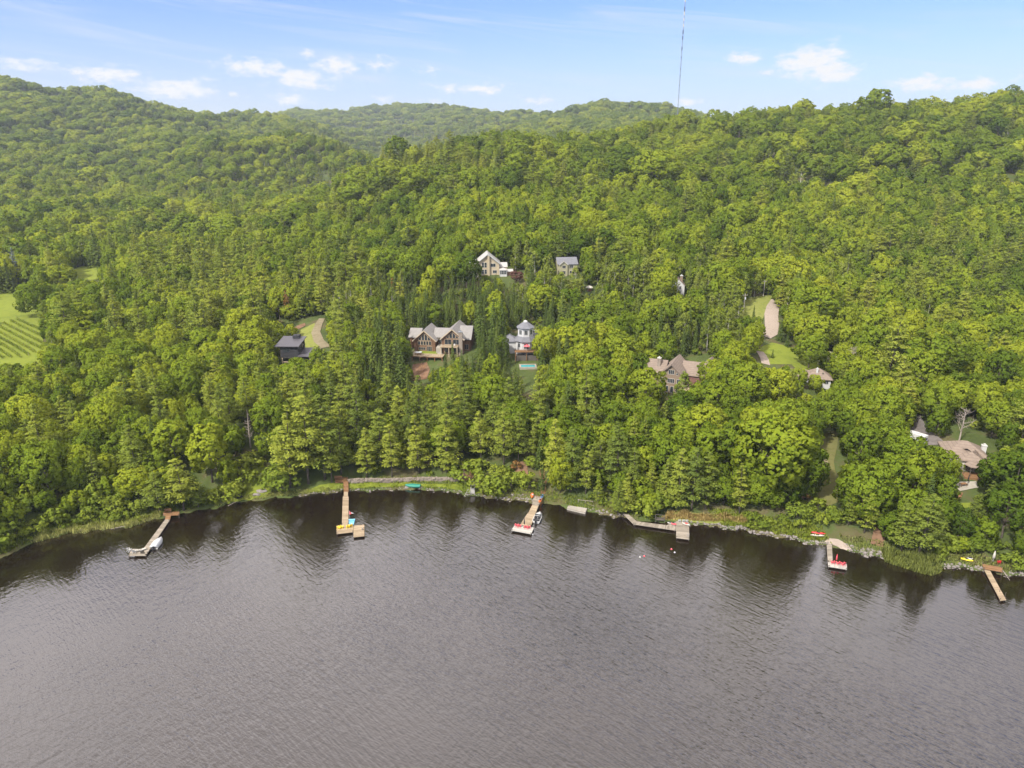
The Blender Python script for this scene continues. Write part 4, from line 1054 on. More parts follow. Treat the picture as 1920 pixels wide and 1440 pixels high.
# ---- dock with the covered boat
r0 = P(322, 966); d1 = thing('dock', 'long slanting grey dock with a covered boat moored beside it', 'dock', r0)
px_deck(d1, r0, 'walkway', [(309.5,974),(318.5,974),(275,1038),(262,1038)], 'grey_wood', board=.25)
px_deck(d1, r0, 'end_platform', [(247,1029),(268,1029.5),(274,1041),(241,1041.5)], 'grey_wood', board=.25)
px_deck(d1, r0, 'ramp', [(311.5,964),(320.5,964),(318.5,974),(309.5,974)], 'brown_wood', zs=[1.0,1.0,DZ,DZ], posts=False)
px_deck(d1, r0, 'landing', [(306,960),(336,959),(336,965),(306,966)], 'brown_wood', z=1.05, board=.3)
MB().box(-.6,.6,-.35,.35,0,.4).xform(Matrix.Translation(Vector(W(249,1042.5,.1))-Vector(r0))).build('float_block', 'white', d1)
t = thing('bench', 'small reddish bench on the landing of the dock with the covered boat', 'bench', W(315,960.5,1.06), R(10))
MB().box(-.8,.8,-.25,.25,.4,.47).build('seat', 'brown_wood', t); MB().box(-.8,.8,.22,.28,.47,.95).build('backrest', 'brown_wood', t)
for s in (-.65,.65): MB().box(s-.05,s+.05,-.22,.22,0,.4).build('leg', 'brown_wood', t)
c1 = chair_proto('white', 'white slatted lakeside chair at the outer corner of the long slanting dock', 'white dock chairs', W(242.5,1033,DZ), R(150))
dup(c1, W(252,1036,DZ), R(190), 'white slatted lakeside chair nearer the middle of the long slanting dock platform')
def lounger(label, loc, rz, mat='offwhite'):
    t = thing('sun_lounger', label, 'lounger', loc, rz, 'loungers on the slanting dock')
    MB().box(-.33,.33,-.9,.35,.26,.33).build('bed', mat, t); mb = MB(); mb.slab([(-.33,.35,.33),(.33,.35,.33),(.33,.95,.75),(-.33,.95,.75)], .07); mb.build('backrest', mat, t)
    for x in (-.28,.28):
        for y in (-.8,.3): MB().box(x-.03,x+.03,y-.03,y+.03,0,.26).build('leg', mat, t)
    return t
l1 = lounger('beige lounger next to the white chairs on the slanting dock', W(259,1034,DZ), R(120))
dup(l1, W(266.5,1032.5,DZ), R(140), 'beige lounger beside the walkway end of the slanting dock')
a, b = W(288.5,1030,0), W(303,1010.5,0); L = float(np.linalg.norm(b-a)); c = (a+b)/2
t = thing('covered_boat', 'small boat under a taut grey cover tied to the long slanting dock', 'boat', (c[0], c[1], -.15), math.atan2(-(b-a)[0], (b-a)[1]))
hull(L, 2.1, .75, stern=.92).build('hull', 'white', t, True)
mb = hull(L*.97, 2.14, .12, stern=.92, deck=.34); mb.v = [(x, y, z+.68) for x, y, z in mb.v]; mb.build('cover', 'grey_cover', t, True)
MB().box(-.2,.2,-L/2-.35,-L/2-.02,.2,1.0).build('outboard_motor', 'black', t); MB().tube([(0,-L*.42,1.08),(0,L*.3,1.13)], .03, 5).build('ridge_pole', 'metal', t)

# ---- dock with yellow chairs
r0 = P(648, 903); d2 = thing('dock', 'straight tan dock below brown steps with four yellow chairs', 'dock', r0)
zt = r0[2] + .5
px_deck(d2, r0, 'landing', [(628,894.5),(652,894.5),(653,902.5),(628.5,904.5)], 'brown_wood', z=zt)
mb = MB(); A, B = W(643.5,902.5,zt), W(653,902.5,zt); C, D = W(653.5,922,.6), W(644.5,922,.6)
for k in range(9):
    f = k/9; q0 = A+(D-A)*f; q1 = B+(C-B)*f; e0 = A+(D-A)*(f+.12); e1 = B+(C-B)*(f+.12); z = zt - .1 - (zt-.6)*f
    mb.slab([(q0[0]-r0[0],q0[1]-r0[1],z-r0[2]),(q1[0]-r0[0],q1[1]-r0[1],z-r0[2]),(e1[0]-r0[0],e1[1]-r0[1],z-r0[2]),(e0[0]-r0[0],e0[1]-r0[1],z-r0[2])], .18)
mb.build('steps', 'brown_wood', d2)
px_deck(d2, r0, 'gangway', [(645,922),(652.3,922),(652.3,930.5),(644.8,930.5)], 'tan_wood', z=.62, posts=False)
px_deck(d2, r0, 'walkway', [(643,930),(653.6,930),(653,984.5),(641.2,984.5)], 'tan_wood')
px_deck(d2, r0, 'end_platform', [(631.5,985.5),(662,983.5),(662,997),(631.2,1000.5)], 'tan_wood')
rl = thing('picnic_bench', 'brown bench on the landing above the straight tan dock', 'bench', W(634,899,zt)); MB().box(-1.1,1.1,-.25,.25,.42,.5).build('seat', 'brown_wood', rl)
for s in (-.8,.8): MB().box(s-.06,s+.06,-.2,.2,0,.42).build('leg', 'brown_wood', rl)
MB().box(-1.1,1.1,.25,.32,.42,1.0).build('backrest', 'brown_wood', rl)
y1 = chair_proto('yellow', 'yellow slatted chair at the outer corner of the straight tan dock', 'yellow dock chairs', W(635.5,991.5,DZ), R(150))
dup(y1, W(640.6,989.8,DZ), R(165), 'yellow slatted chair beside the corner one on the straight tan dock')
dup(y1, W(652.5,989.5,DZ), R(190), 'yellow slatted chair beside the walkway end of the straight tan dock')
dup(y1, W(657.5,987.6,DZ), R(205), 'yellow slatted chair next to the pale blue mat on the straight tan dock')
r1 = W(673,996,0); t = thing('swim_raft', 'square tan swim raft moored against the straight tan dock', 'raft', r1)
px_deck(t, r1, 'deck', [(663,985.5),(683,983.5),(683,1004.5),(663,1006.5)], 'tan_wood', posts=False)
for s in (-1, 1): MB().tube([(s*.9, -1.9, .12), (s*.9, 1.9, .12)], .24, 8).build('float_tube', 'black', t)
MB().box(.9,.98,-.5,.1,.55,1.1).build('ladder', 'metal', t)
t = thing('floating_mat', 'pale blue floating mat beside the yellow chairs', 'mat', W(658.5,979.5,.12), R(4)); mb = MB()
for i in range(5): mb.tube([(-.62+i*.31,-1.1,0),(-.62+i*.31,1.1,0)], .16, 8)
mb.build('tubes', 'skyblue', t, True); MB().box(-.8,.8,.85,1.25,0,.3).build('pillow', 'skyblue', t)
t = thing('flag_pole', 'thin pole with a small red and white triangular flag beside the tan dock', 'flag', W(656.3,977,.1)); MB().tube([(0,0,-1),(0,0,3.0)], .035, 6).build('pole', 'white', t)
f = MB(); f.prism([(.04,1.85),(.52,2.14),(.04,2.95)], -.012, .012); fl = f.build('flag', 'pinkred', t)
f = MB(); f.prism([(.52,2.14),(1.2,2.2),(.42,2.6)], -.012, .012); f.build('white_field', 'white', fl)

# ---- stone wall, rowboat, leaning dock sections
pts = [(652,905.5),(680,905),(715,905),(750,903.5),(790,902),(830,903),(862,904)]
for seg, lab in (((pts[0],pts[1],pts[2],pts[3]), 'low dry-stone retaining wall above the grass strip, next to the brown dock steps'), ((pts[3],pts[4],pts[5],pts[6]), 'low dry-stone retaining wall behind the teal rowboat')):
    w = [P(*p) for p in seg]; t = thing('stone_wall', lab, 'wall', w[0]); mb = MB(); rr = np.random.default_rng(5)
    for i in range(len(w)-1):
        a, b = w[i]-w[0], w[i+1]-w[0]; n = max(2, int(np.linalg.norm(b-a)/.65)); d = (b-a)/np.linalg.norm(b-a)
        for k in range(n):
            p = a+(b-a)*(k+.5)/n
            for lv in range(3):
                s = MB().box(-.36,.36,-.3,.3,-.22,.22); s.v = [tuple(np.array(v)*(1+.22*rr.normal(size=3))) for v in s.v]
                s.xform(Matrix.Translation((p[0]+rr.normal()*.05, p[1]+rr.normal()*.07, p[2]+.12+lv*.4)) @ Matrix.Rotation(math.atan2(d[1], d[0])+rr.normal()*.1, 4, 'Z')); mb.add(s.v, s.f)
    mb.build('stones', 'stone', t)
p = P(774, 913.5); t = thing('rowboat', 'teal rowboat lying upside down on the grass strip', 'rowboat', p + np.array([0,0,.75]), R(82)); t.rotation_euler = (0, R(172), R(82))
hull(4.4, 1.5, .6, stern=.75).build('hull', 'teal', t, True); MB().box(-.03,.03,-1.9,1.7,-.05,.02).build('keel', 'teal', t)
for k in (-.7,.6): MB().box(-.6,.6,k-.12,k+.12,.38,.42).build('bench', 'brown_wood', t)
p = P(886, 929); t = thing('dock_section', 'pale dock section leaning upright on the stony shore', 'dock section', p, R(8)); t.rotation_euler = (R(-14), R(3), R(8))
mb = MB(); 
for k in range(9): mb.box(-.6,.6,-.06,.02,.2+k*.28,.46+k*.28)
mb.build('boards', 'white_boards', t)
for s in (-.55,.55): MB().box(s-.05,s+.05,.02,.12,0,2.8).build('rail', 'white_boards', t)
p = P(878, 931); t = thing('trestle', 'pale wooden A-frame trestle standing at the stony water edge', 'trestle', p, R(15))
for s in (-1, 1): MB().tube([(s*1.15, 0, -.3), (0, 0, 1.9)], .06, 5).build('leg', 'white_boards', t)
MB().tube([(-.55,0,.85),(.55,0,.85)], .045, 5).build('crossbar', 'white_boards', t)

# ---- dock with red chairs
r0 = P(1009, 936); d3 = thing('dock', 'tan dock widening to a pale end platform with two pairs of red chairs', 'dock', r0)
px_deck(d3, r0, 'landing', [(1001.9,929.3),(1016.5,932.8),(1009.9,947.9),(997.5,944)], 'grey_wood', z=1.0)
px_deck(d3, r0, 'gangway', [(998.2,946.5),(1009.2,948.6),(1003.3,964),(990.9,961)], 'tan_wood', zs=[.98,.98,.6,.6], posts=False)
px_deck(d3, r0, 'walkway', [(989.5,961.8),(1004.2,964.7),(994.8,986.5),(975.6,983)], 'tan_wood')
px_deck(d3, r0, 'end_platform', [(966,983.6),(1001,988.8),(996,1000.6),(958.9,993.6)], 'white_boards', z=.6)
mb = MB()
ra, rb, rc = W(1000.5,928,1.9)-r0, W(1018,932.5,1.9)-r0, W(1013,944,1.9)-r0
for q0, q1 in ((ra, rb), (rb, rc)):
    mb.tube([q0, q1], .06, 4)
    for f in (0,.33,.66,1): p = q0+(q1-q0)*f; mb.tube([p, p-np.array([0,0,1.4])], .05, 4)
mb.build('railing', 'brown_wood', d3)
rd = chair_proto('pinkred', 'faded red chair, outermost of the pair by the corner of the pale end platform', 'red chairs on the pale platform', W(968.5,987,.6), R(165))
dup(rd, W(974,988,.6), R(170), 'faded red chair, inner one of the pair by the corner of the pale end platform')
dup(rd, W(985.5,990,.6), R(180), 'faded red chair beside the folded dark parasol on the pale end platform')
dup(rd, W(991.5,991,.6), R(190), 'faded red chair nearest the white boat on the pale end platform')
def parasol(label, loc, mat, h=2.6, cat='parasol'):
    t = thing('folded_parasol', label, cat, loc); MB().tube([(0,0,0),(0,0,h)], .035, 6).build('pole', 'dark_post', t)
    MB().lathe([(.04,h*.32),(.17,h*.36),(.14,h*.7),(.05,h*.98),(.01,h*1.02)], 8).build('canopy', mat, t, True); MB().lathe([(.3,0),(.3,.1),(.06,.14)], 10).build('base', 'dark_post', t)
    return t
parasol('folded dark parasol standing between the red chairs on the pale platform', W(983,988.5,.6), 'black')
a, b = W(1004.5,981.5,0), W(1012.5,963.5,0); c = (a+b)/2; L = float(np.linalg.norm(b-a))
t = thing('motorboat', 'white open motorboat with dark seats tied to the dock with red chairs', 'boat', (c[0], c[1], -.2), math.atan2(-(b-a)[0], (b-a)[1]))
hull(L, 2.05, .85, stern=.95, wall=.25).build('hull', 'white', t, True)
mb = hull(L*.42, 1.7, .05, stern=.95, deck=.06); mb.v = [(x, y+L*.25, z+.86) for x, y, z in mb.v]; mb.build('foredeck', 'white', t, True)
MB().box(-.8,.8,L*.06,L*.1,.8,1.2).build('windshield', 'glass', t)
for s in (-.45,.45): mb = MB().box(s-.28,s+.28,-.5,.05,.35,.75).box(s-.28,s+.28,-.62,-.5,.35,1.15); mb.build('seat', 'black', t)
MB().box(-.85,.85,-L*.36,-L*.27,.3,.8).build('bench', 'black', t); MB().box(-.22,.22,-L/2-.4,-L/2-.03,.1,1.2).build('outboard_motor', 'black', t)
k0 = W(996.3,934.5,1.1); k1 = W(998.6,925.8,1.1)
kayak('canoe', 'orange canoe with a white rim propped beside the landing of the dock with red chairs', 'orange', k0, k1, 1.2, .95, None, 'white', R(25))
kayak('kayak', 'blue kayak lying by the rail of the landing of the dock with red chairs', 'blue', W(1014.5,936.5,1), W(1018,929.5,1), 1.15, .7, 'kayaks by the landing')
kayak('kayak', 'red kayak lying below the blue one beside the landing', 'orange', W(1011,943,1), W(1015,936.8,1), 1.05, .7, 'kayaks by the landing')
def ladder_steps(label, pa, pb, width, n, mat, lift=.15, name='timber_steps', rails=True):
    a, b = P(*pa), P(*pb); t = thing(name, label, 'stairs', a); d = (b-a); nx = np.array([-d[1], d[0], 0]); nx = nx/np.linalg.norm(nx)*width/2
    mb = MB()
    for k in range(n):
        p = d*(k+.1)/n + np.array([0,0,lift]); q = d*(k+.85)/n + np.array([0,0,lift]); q[2] = p[2]
        mb.slab([tuple(p-nx),tuple(p+nx),tuple(q+nx),tuple(q-nx)], .14)
    mb.build('treads', mat, t)
    if rails:
        for s in (-1, 1):
            MB().tube([nx*s+np.array([0,0,lift-.1]), d+nx*s+np.array([0,0,lift-.05])], .08, 5).build('stringer', mat, t)
            mb = MB(); mb.tube([nx*s*1.05+np.array([0,0,lift+.9]), d+nx*s*1.05+np.array([0,0,lift+.9])], .045, 5)
            for f in (0,.5,1): mb.tube([d*f+nx*s*1.05, d*f+nx*s*1.05+np.array([0,0,lift+.9])], .04, 5)
            mb.build('handrail', mat, t)
    return t
ladder_steps('wooden stairs climbing the bank behind the dock with red chairs', (1018,927), (1021,902), 1.1, 14, 'brown_wood')
ladder_steps('upper flight of wooden stairs between dark shrubs above the dock with red chairs', (1017,901), (1016,888), 1.1, 8, 'brown_wood')

# ---- slab dock, bent grey dock
r0 = P(1083, 952); t = thing('concrete_dock', 'plain pale slab dock along the shore between the red-chair dock and the pine', 'dock', r0)
q = [W(1065.8,947,.5)-r0, W(1101,953,.5)-r0, W(1097.4,961,.5)-r0, W(1063,952.8,.5)-r0]
for p in q: p[2] = .5 - r0[2]
MB().slab([tuple(p) for p in q], .55).build('slab', 'coping', t); MB().tube([q[3]+np.array([0,0,.02]), q[2]+np.array([0,0,.02])], .07, 4).build('edge_beam', 'grey_wood', t)
a, b = P(1083,942.5), P(1112,946.5); t = thing('driftwood_rail', 'bleached pole railing on the bank behind the plain slab dock', 'railing', a)
MB().tube([(0,0,.8), b-a+np.array([0,0,.75])], .07, 5).build('top_pole', 'dead_bark', t)
for f in (.05,.5,.95): MB().tube([(b-a)*f, (b-a)*f+np.array([0,0,.85])], .06, 5).build('post', 'dead_bark', t)
MB().tube([(b-a)*.55, b-a+np.array([.2,-1.4,.1])], .05, 5).build('brace', 'dead_bark', t)

r0 = P(1172, 963); d4 = thing('dock', 'weathered grey dock that bends along the shore to a broad square platform', 'dock', r0)
px_deck(d4, r0, 'ramp', [(1168,962.5),(1179,964.8),(1194,977.3),(1188.4,982.3)], 'grey_wood', zs=[.95,.95,.6,.6])
px_deck(d4, r0, 'walkway', [(1194,977.3),(1188.4,982.3),(1268,994),(1268,987)], 'grey_wood', z=.6)
px_deck(d4, r0, 'side_boards', [(1251,984.2),(1252,985.4),(1267.8,987.2),(1267.8,977.6)], 'grey_wood', z=.62, posts=False)
px_deck(d4, r0, 'square_platform', [(1268.2,976),(1291.6,977),(1292.3,1011),(1268.2,1007.8)], 'grey_wood', z=.62)
mb = MB(); lp = W(1290,1005,.62)-r0
for s in (-.25,.25): mb.tube([lp+np.array([s,-.1,-1]), lp+np.array([s,-.1,.9])], .04, 5)
for k in range(4): mb.tube([lp+np.array([-.25,-.1,-.8+k*.4]), lp+np.array([.25,-.1,-.8+k*.4])], .03, 5)
mb.build('ladder', 'metal', d4)
kayak('kayak', 'pink-red kayak lying on the inner boards of the bent grey dock', 'pinkred', W(1257,981.2,.75), W(1268,984.6,.75), .72, .75, 'boats on the bent grey dock')
kayak('kayak', 'pale yellow kayak tipped against the inner boards of the bent grey dock', 'offwhite', W(1251.5,980.6,.75), W(1260,982.4,.75), .72, .6, 'boats on the bent grey dock')
kayak('paddleboard', 'long cream paddleboard lying across the square grey platform', 'offwhite', W(1279,981.5,.75), W(1294,986.5,.75), .75, .6, 'boats on the bent grey dock', 'red')
def armchair(label, loc, rz, mat='white', grp=None, name='garden_chair'):
    t = thing(name, label, 'chair', loc, rz, grp)
    MB().box(-.26,.26,-.26,.26,.38,.44).build('seat', mat, t); mb = MB(); mb.slab([(-.26,.24,.44),(.26,.24,.44),(.26,.36,.95),(-.26,.36,.95)], .04); mb.build('backrest', mat, t)
    for x in (-.24,.24):
        for y in (-.23,.23): MB().box(x-.025,x+.025,y-.025,y+.025,0,.38).build('leg', mat, t)
        MB().box(x-.03,x+.03,-.26,.28,.6,.64).build('armrest', mat, t)
    return t
w1 = armchair('white garden chair at the shore edge of the square grey platform, outer one', W(1287.5,979.3,.62), R(180), 'white', 'white chairs on the square platform')
dup(w1, W(1281.5,979,.62), R(175), 'white garden chair in the middle of the row on the square grey platform')
dup(w1, W(1274,978.8,.62), R(185), 'white garden chair by the inner corner of the square grey platform')
p = P(1237, 978); t = thing('garden_swing', 'dark wooden bench swing on the shore behind the bent grey dock', 'bench', p, R(-8))
MB().box(-1.0,1.0,-.3,.3,.5,.58).build('seat', 'dark_post', t); mb = MB()
for k in range(3): mb.box(-1.0,1.0,.28,.34,.62+k*.17,.74+k*.17)
mb.build('backrest', 'dark_post', t)
for s in (-1.15,1.15): mb = MB(); mb.tube([(s,-.6,0),(s,0,1.9)], .06, 5); mb.tube([(s,.6,0),(s,0,1.9)], .06, 5); mb.build('frame', 'dark_post', t)
MB().tube([(-1.25,0,1.9),(1.25,0,1.9)], .06, 5).build('top_bar', 'dark_post', t)
for k, (px, py, mt, lab) in enumerate([(1259,1030,'pinkred','red mooring buoy floating off the square grey platform'),(1265,1036,'white','white mooring buoy next to the red one off the square grey platform'),(1208,1043,'pinkred','red swim buoy floating out beyond the bent grey dock'),(1200,1045,'white','pale swim buoy floating out beyond the bent grey dock'),(998.5,1002.5,'white','white buoy at the corner of the pale end platform')]):
    t = thing('buoy', lab, 'buoy', W(px, py, 0)); MB().lathe([(.04,-.2),(.17,-.12),(.22,.02),(.17,.15),(.06,.22)], 10).build('float', mt, t, True); MB().lathe([(.04,.2),(.04,.32),(.02,.33)], 6).build('top_eye', 'white', t)

# ---- L-shaped dock with pink chairs
r0 = P(1556, 1020); d5 = thing('dock', 'small L-shaped grey dock with three pink chairs on its short arm', 'dock', r0)
px_deck(d5, r0, 'walkway', [(1550.5,1020),(1559.6,1020),(1561.2,1053.5),(1552.6,1053.5)], 'grey_wood')
px_deck(d5, r0, 'end_platform', [(1552.6,1053.6),(1553.2,1061.5),(1587.8,1067),(1587.8,1057.6)], 'white_boards')
pk = chair_proto('pinkred', 'pink chair nearest the walkway of the L-shaped dock', 'pink chairs on the L-shaped dock', W(1561.5,1056.5,DZ), R(170))
dup(pk, W(1571.5,1058,DZ), R(180), 'pink chair in the middle of the L-shaped dock arm')
dup(pk, W(1581,1059.5,DZ), R(190), 'pink chair at the outer end of the L-shaped dock arm')
parasol('thin folded red parasol behind the pink chairs', W(1567.5,1054.8,DZ), 'pinkred', 2.2)
def gkayak(name, label, mat, a, b, lift, group=None, beam=.75, tilt=0):
    pa, pb = P(*a), P(*b); t = kayak(name, label, mat, pa, pb, max(pa[2], pb[2]) + lift, beam, group, 'black', tilt); return t
gkayak('kayak', 'red kayak on the grass, upper one beside the gravel landing', 'red', (1521,1001.5), (1547,1004.2), .1, 'kayaks on the grass', .85)
gkayak('kayak', 'cream kayak on the grass, lower one beside the gravel landing', 'offwhite', (1519.5,1006), (1545,1008.2), .05, 'kayaks on the grass', .8)

# ---- narrow tan dock by the brown deck
r0 = P(1858, 1062); d6 = thing('dock', 'narrow tan dock running out from a brown shore deck', 'dock', r0)
px_deck(d6, r0, 'walkway', [(1844.8,1066),(1855.4,1068),(1886.5,1124.3),(1876.5,1125.6)], 'tan_wood')
px_deck(d6, r0, 'shore_deck', [(1842,1057),(1879,1064),(1880.4,1072),(1845,1065.5)], 'brown_wood', z=1.0)
for px, py in ((1885,1116),(1874,1110)):
    p = W(px, py, .5)-r0; MB().tube([p+np.array([0,0,-2]), p+np.array([0,0,.75])], .05, 5).build('mooring_post', 'dark_post', d6)
p = P(1861, 1055); t = thing('folded_parasol', 'folded cream parasol standing on the brown shore deck', 'parasol', (p[0], p[1], 1.0)); MB().tube([(0,0,0),(0,0,2.7)], .04, 6).build('pole', 'white', t); MB().lathe([(.05,.8),(.32,.9),(.26,1.8),(.08,2.65),(.02,2.75)], 9).build('canopy', 'offwhite', t, True)
armchair('dark red garden chair beside the cream parasol on the brown shore deck', (P(1872,1058)[0], P(1872,1058)[1], 1.0), R(170), 'red')
gkayak('kayak', 'yellow kayak on the stones beside the brown shore deck', 'yellow', (1800,1051), (1824,1056), .12, 'kayaks on the stones', .8)
gkayak('kayak', 'white kayak lying behind the yellow one on the stones', 'white', (1813,1049.5), (1823.5,1051.5), .2, 'kayaks on the stones', .7)

# ---- dark tarpaulin boat, logs
p = P(447, 930); t = thing('tarped_trailer', 'low pile under a black tarpaulin on the grassy boat landing', 'trailer', p, R(35))
mb = MB(); prof = [(-.9,0),(-.85,.5),(-.4,.85),(.4,.8),(.85,.5),(.9,0)]
mb.prism([(x, z) for x, z in prof][::-1], -2.0, 2.0); mb.build('tarpaulin', 'black', t); MB().tube([(0,2,.3),(0,3.2,.25)], .05, 5).build('tow_bar', 'metal', t)
for s in (-.95,.95): mb = MB().lathe([(.1,-.08),(.3,-.08),(.3,.08),(.1,.08)], 12); mb.xform(Matrix.Translation((s,0,.28)) @ Matrix.Rotation(R(90), 4, 'Y')); mb.build('wheel', 'black', t)
for (a, b, r_, lab) in [((150,996),(182,990),.11,'bleached log on the waterline of the western cove, longer one'),((208,993),(246,989),.1,'bleached log lying in the shallows near the slanting dock'),((428,949),(446,941),.1,'grey driftwood log at the tip of the grassy boat landing'),((560,931),(600,925),.08,'thin pale log at the waterline left of the tan dock'),((1560,1022),(1528,1017),.08,'thin bleached log along the stones by the L-shaped dock'),((1880,1072),(1893,1090),.09,'bare branch lying in the water beside the narrow tan dock')]:
    pa, pb = P(*a), P(*b); pa[2] += .1; pb[2] += .1; tag(MB().tube([pa, (pa+pb)/2+np.array([0,.15,.06]), pb], [r_, r_*.8, r_*.4], 6).build('driftwood_log', 'dead_bark'), lab, 'log', 'driftwood')
for (px, py, rx, lab) in [(485,893,1.6,'pale flat boulder in the grass above the boat landing'),(490,922,1.5,'pale stony heap at the edge of the boat landing'),(481,928,1.2,'smaller pale rock beside the stony heap of the landing')]:
    p = P(px, py); mb = MB(); bm = bmesh.new(); bmesh.ops.create_icosphere(bm, subdivisions=2, radius=1); rr = np.random.default_rng(px)
    for v in bm.verts: v.co *= 1 + .13*rr.normal(); v.co.x *= rx; v.co.y *= rx*.7; v.co.z *= .45
    mb.add([tuple(v.co+Vector(p)) for v in bm.verts], [tuple(x.index for x in f.verts) for f in bm.faces]); bm.free(); tag(mb.build('boulder', 'rock'), lab, 'boulder', 'boulders of the boat landing')
# ================================================================== houses
def win(parent, x0, x1, z0, z1, y, cols=1, rows=1, frame='trim_tan', glass='glass', face='front', fw=.09, name='window'):
    """a window on a wall: frame with glazing bars, its pane below it; face front looks to -y at y, right to +x at x=y, left to -x"""
    def put_box(mb, a0, a1, b0, b1, d0, d1):
        if face == 'front': mb.box(a0, a1, y+d0, y+d1, b0, b1)
        elif face == 'right': mb.box(y-d1, y-d0, a0, a1, b0, b1)
        else: mb.box(y+d0, y+d1, a0, a1, b0, b1)
    f = MB()
    put_box(f, x0-fw, x0, z0-fw, z1+fw, -.08, .03); put_box(f, x1, x1+fw, z0-fw, z1+fw, -.08, .03)
    put_box(f, x0, x1, z1, z1+fw, -.08, .03); put_box(f, x0, x1, z0-fw, z0, -.08, .03)
    for k in range(1, cols): xx = x0+(x1-x0)*k/cols; put_box(f, xx-fw*.35, xx+fw*.35, z0, z1, -.06, .02)
    for k in range(1, rows): zz = z0+(z1-z0)*k/rows; put_box(f, x0, x1, zz-fw*.3, zz+fw*.3, -.055, .02)
    fo = f.build(name, frame, parent)
    p = MB(); put_box(p, x0, x1, z0, z1, -.03, .02); p.build('pane', glass, fo); return fo
def poly_win(parent, poly, y, frame='trim_tan', bars=(), fw=.12):
    c = np.mean(np.array(poly), 0); f = MB()
    for i in range(len(poly)):
        a, b = np.array(poly[i]), np.array(poly[(i+1) % len(poly)])
        f.tube([(a[0], y-.05, a[1]), (b[0], y-.05, b[1])], fw/2, 4)
    for a, b in bars: f.tube([(a[0], y-.05, a[1]), (b[0], y-.05, b[1])], fw/2.6, 4)
    fo = f.build('window', frame, parent); MB().prism(poly, y-.03, y+.02).build('pane', 'glass', fo); return fo
def gable_y(parent, x0, x1, y0, y1, z0, ze, zr, wall, roof, over=.5, trim=None, t=.18, xr=None, drop=3.0, wname='wall'):
    """a block with its ridge running back along y"""
    xr = (x0+x1)/2 if xr is None else xr
    MB().prism([(x0,z0-drop),(x1,z0-drop),(x1,ze),(xr,zr),(x0,ze)], y0, y1).build(wname, wall, parent)
    m = MB(); sl = (zr-ze)/(xr-x0); sr = (zr-ze)/(x1-xr)
    m.slab([(x0-over,y0-over,ze-sl*over+t),(xr,y0-over,zr+t),(xr,y1+over,zr+t),(x0-over,y1+over,ze-sl*over+t)], t*.95)
    m.slab([(xr,y0-over,zr+t),(x1+over,y0-over,ze-sr*over+t),(x1+over,y1+over,ze-sr*over+t),(xr,y1+over,zr+t)], t*.95)
    ro = m.build('roof', roof, parent)
    if trim:
        f = MB(); f.slab([(x0-over,y0-over-.06,ze-sl*over+t+.02),(xr,y0-over-.06,zr+t+.02),(xr,y0-over-.005,zr+t+.02),(x0-over,y0-over-.005,ze-sl*over+t+.02)], .34)
        f.slab([(xr,y0-over-.06,zr+t+.02),(x1+over,y0-over-.06,ze-sr*over+t+.02),(x1+over,y0-over-.005,ze-sr*over+t+.02),(xr,y0-over-.005,zr+t+.02)], .34); f.build('barge_board', trim, ro)
    return ro
def gable_x(parent, x0, x1, y0, y1, z0, ze, zr, wall, roof, over=.5, t=.18, drop=3.0, yr=None):
    yr = (y0+y1)/2 if yr is None else yr
    MB().prism_x([(y0,z0-drop),(y0,ze),(yr,zr),(y1,ze),(y1,z0-drop)], x0, x1).build('wall', wall, parent)
    m = MB(); sl = (zr-ze)/(yr-y0); sr = (zr-ze)/(y1-yr)
    m.slab([(x0-over,y0-over,ze-sl*over+t),(x1+over,y0-over,ze-sl*over+t),(x1+over,yr,zr+t),(x0-over,yr,zr+t)], t*.95)
    m.slab([(x0-over,yr,zr+t),(x1+over,yr,zr+t),(x1+over,y1+over,ze-sr*over+t),(x0-over,y1+over,ze-sr*over+t)], t*.95)
    return m.build('roof', roof, parent)
def hip(parent, x0, x1, y0, y1, z0, ze, zr, wall, roof, over=.6, drop=3.0, rx=None, walls=True):
    if walls: MB().box(x0, x1, y0, y1, z0-drop, ze).build('wall', wall, parent)
    x0 -= over; x1 += over; y0 -= over; y1 += over; ym = (y0+y1)/2; k = (y1-y0)/2 if rx is None else rx
    a, b = (x0+k, ym, zr), (x1-k, ym, zr); e = [(x0,y0,ze),(x1,y0,ze),(x1,y1,ze),(x0,y1,ze)]; g = [(p[0], p[1], ze-.2) for p in e]
    return MB().add(e+[a, b]+g, [(0,1,5,4),(1,2,5),(2,3,4,5),(3,0,4),(0,6,7,1),(1,7,8,2),(2,8,9,3),(3,9,6,0),(6,9,8,7)]).build('roof', roof, parent)
def ngon_ring(n, r, z, c, a0): return [(c[0]+r*math.cos(a0+2*math.pi*k/n), c[1]+r*math.sin(a0+2*math.pi*k/n), z) for k in range(n)]
def ngon_block(mb, n, prof, c=(0,0), a0=math.pi/8):
    vs = []; [vs.extend(ngon_ring(n, r, z, c, a0)) for r, z in prof]; fs = [(i*n+k, i*n+(k+1) % n, (i+1)*n+(k+1) % n, (i+1)*n+k) for i in range(len(prof)-1) for k in range(n)]
    fs += [tuple(range(n-1, -1, -1)), tuple(range((len(prof)-1)*n, len(prof)*n))]; return mb.add(vs, fs)
def chimney(parent, x, y, z0, z1, w, mat, cap='offwhite'):
    o = MB().box(x-w/2, x+w/2, y-w/2, y+w/2, z0, z1).build('chimney', mat, parent); MB().box(x-w*.6, x+w*.6, y-w*.6, y+w*.6, z1, z1+.2).box(x-w*.22, x+w*.22, y-w*.22, y+w*.22, z1+.2, z1+.6).build('chimney_cap', cap, o); return o

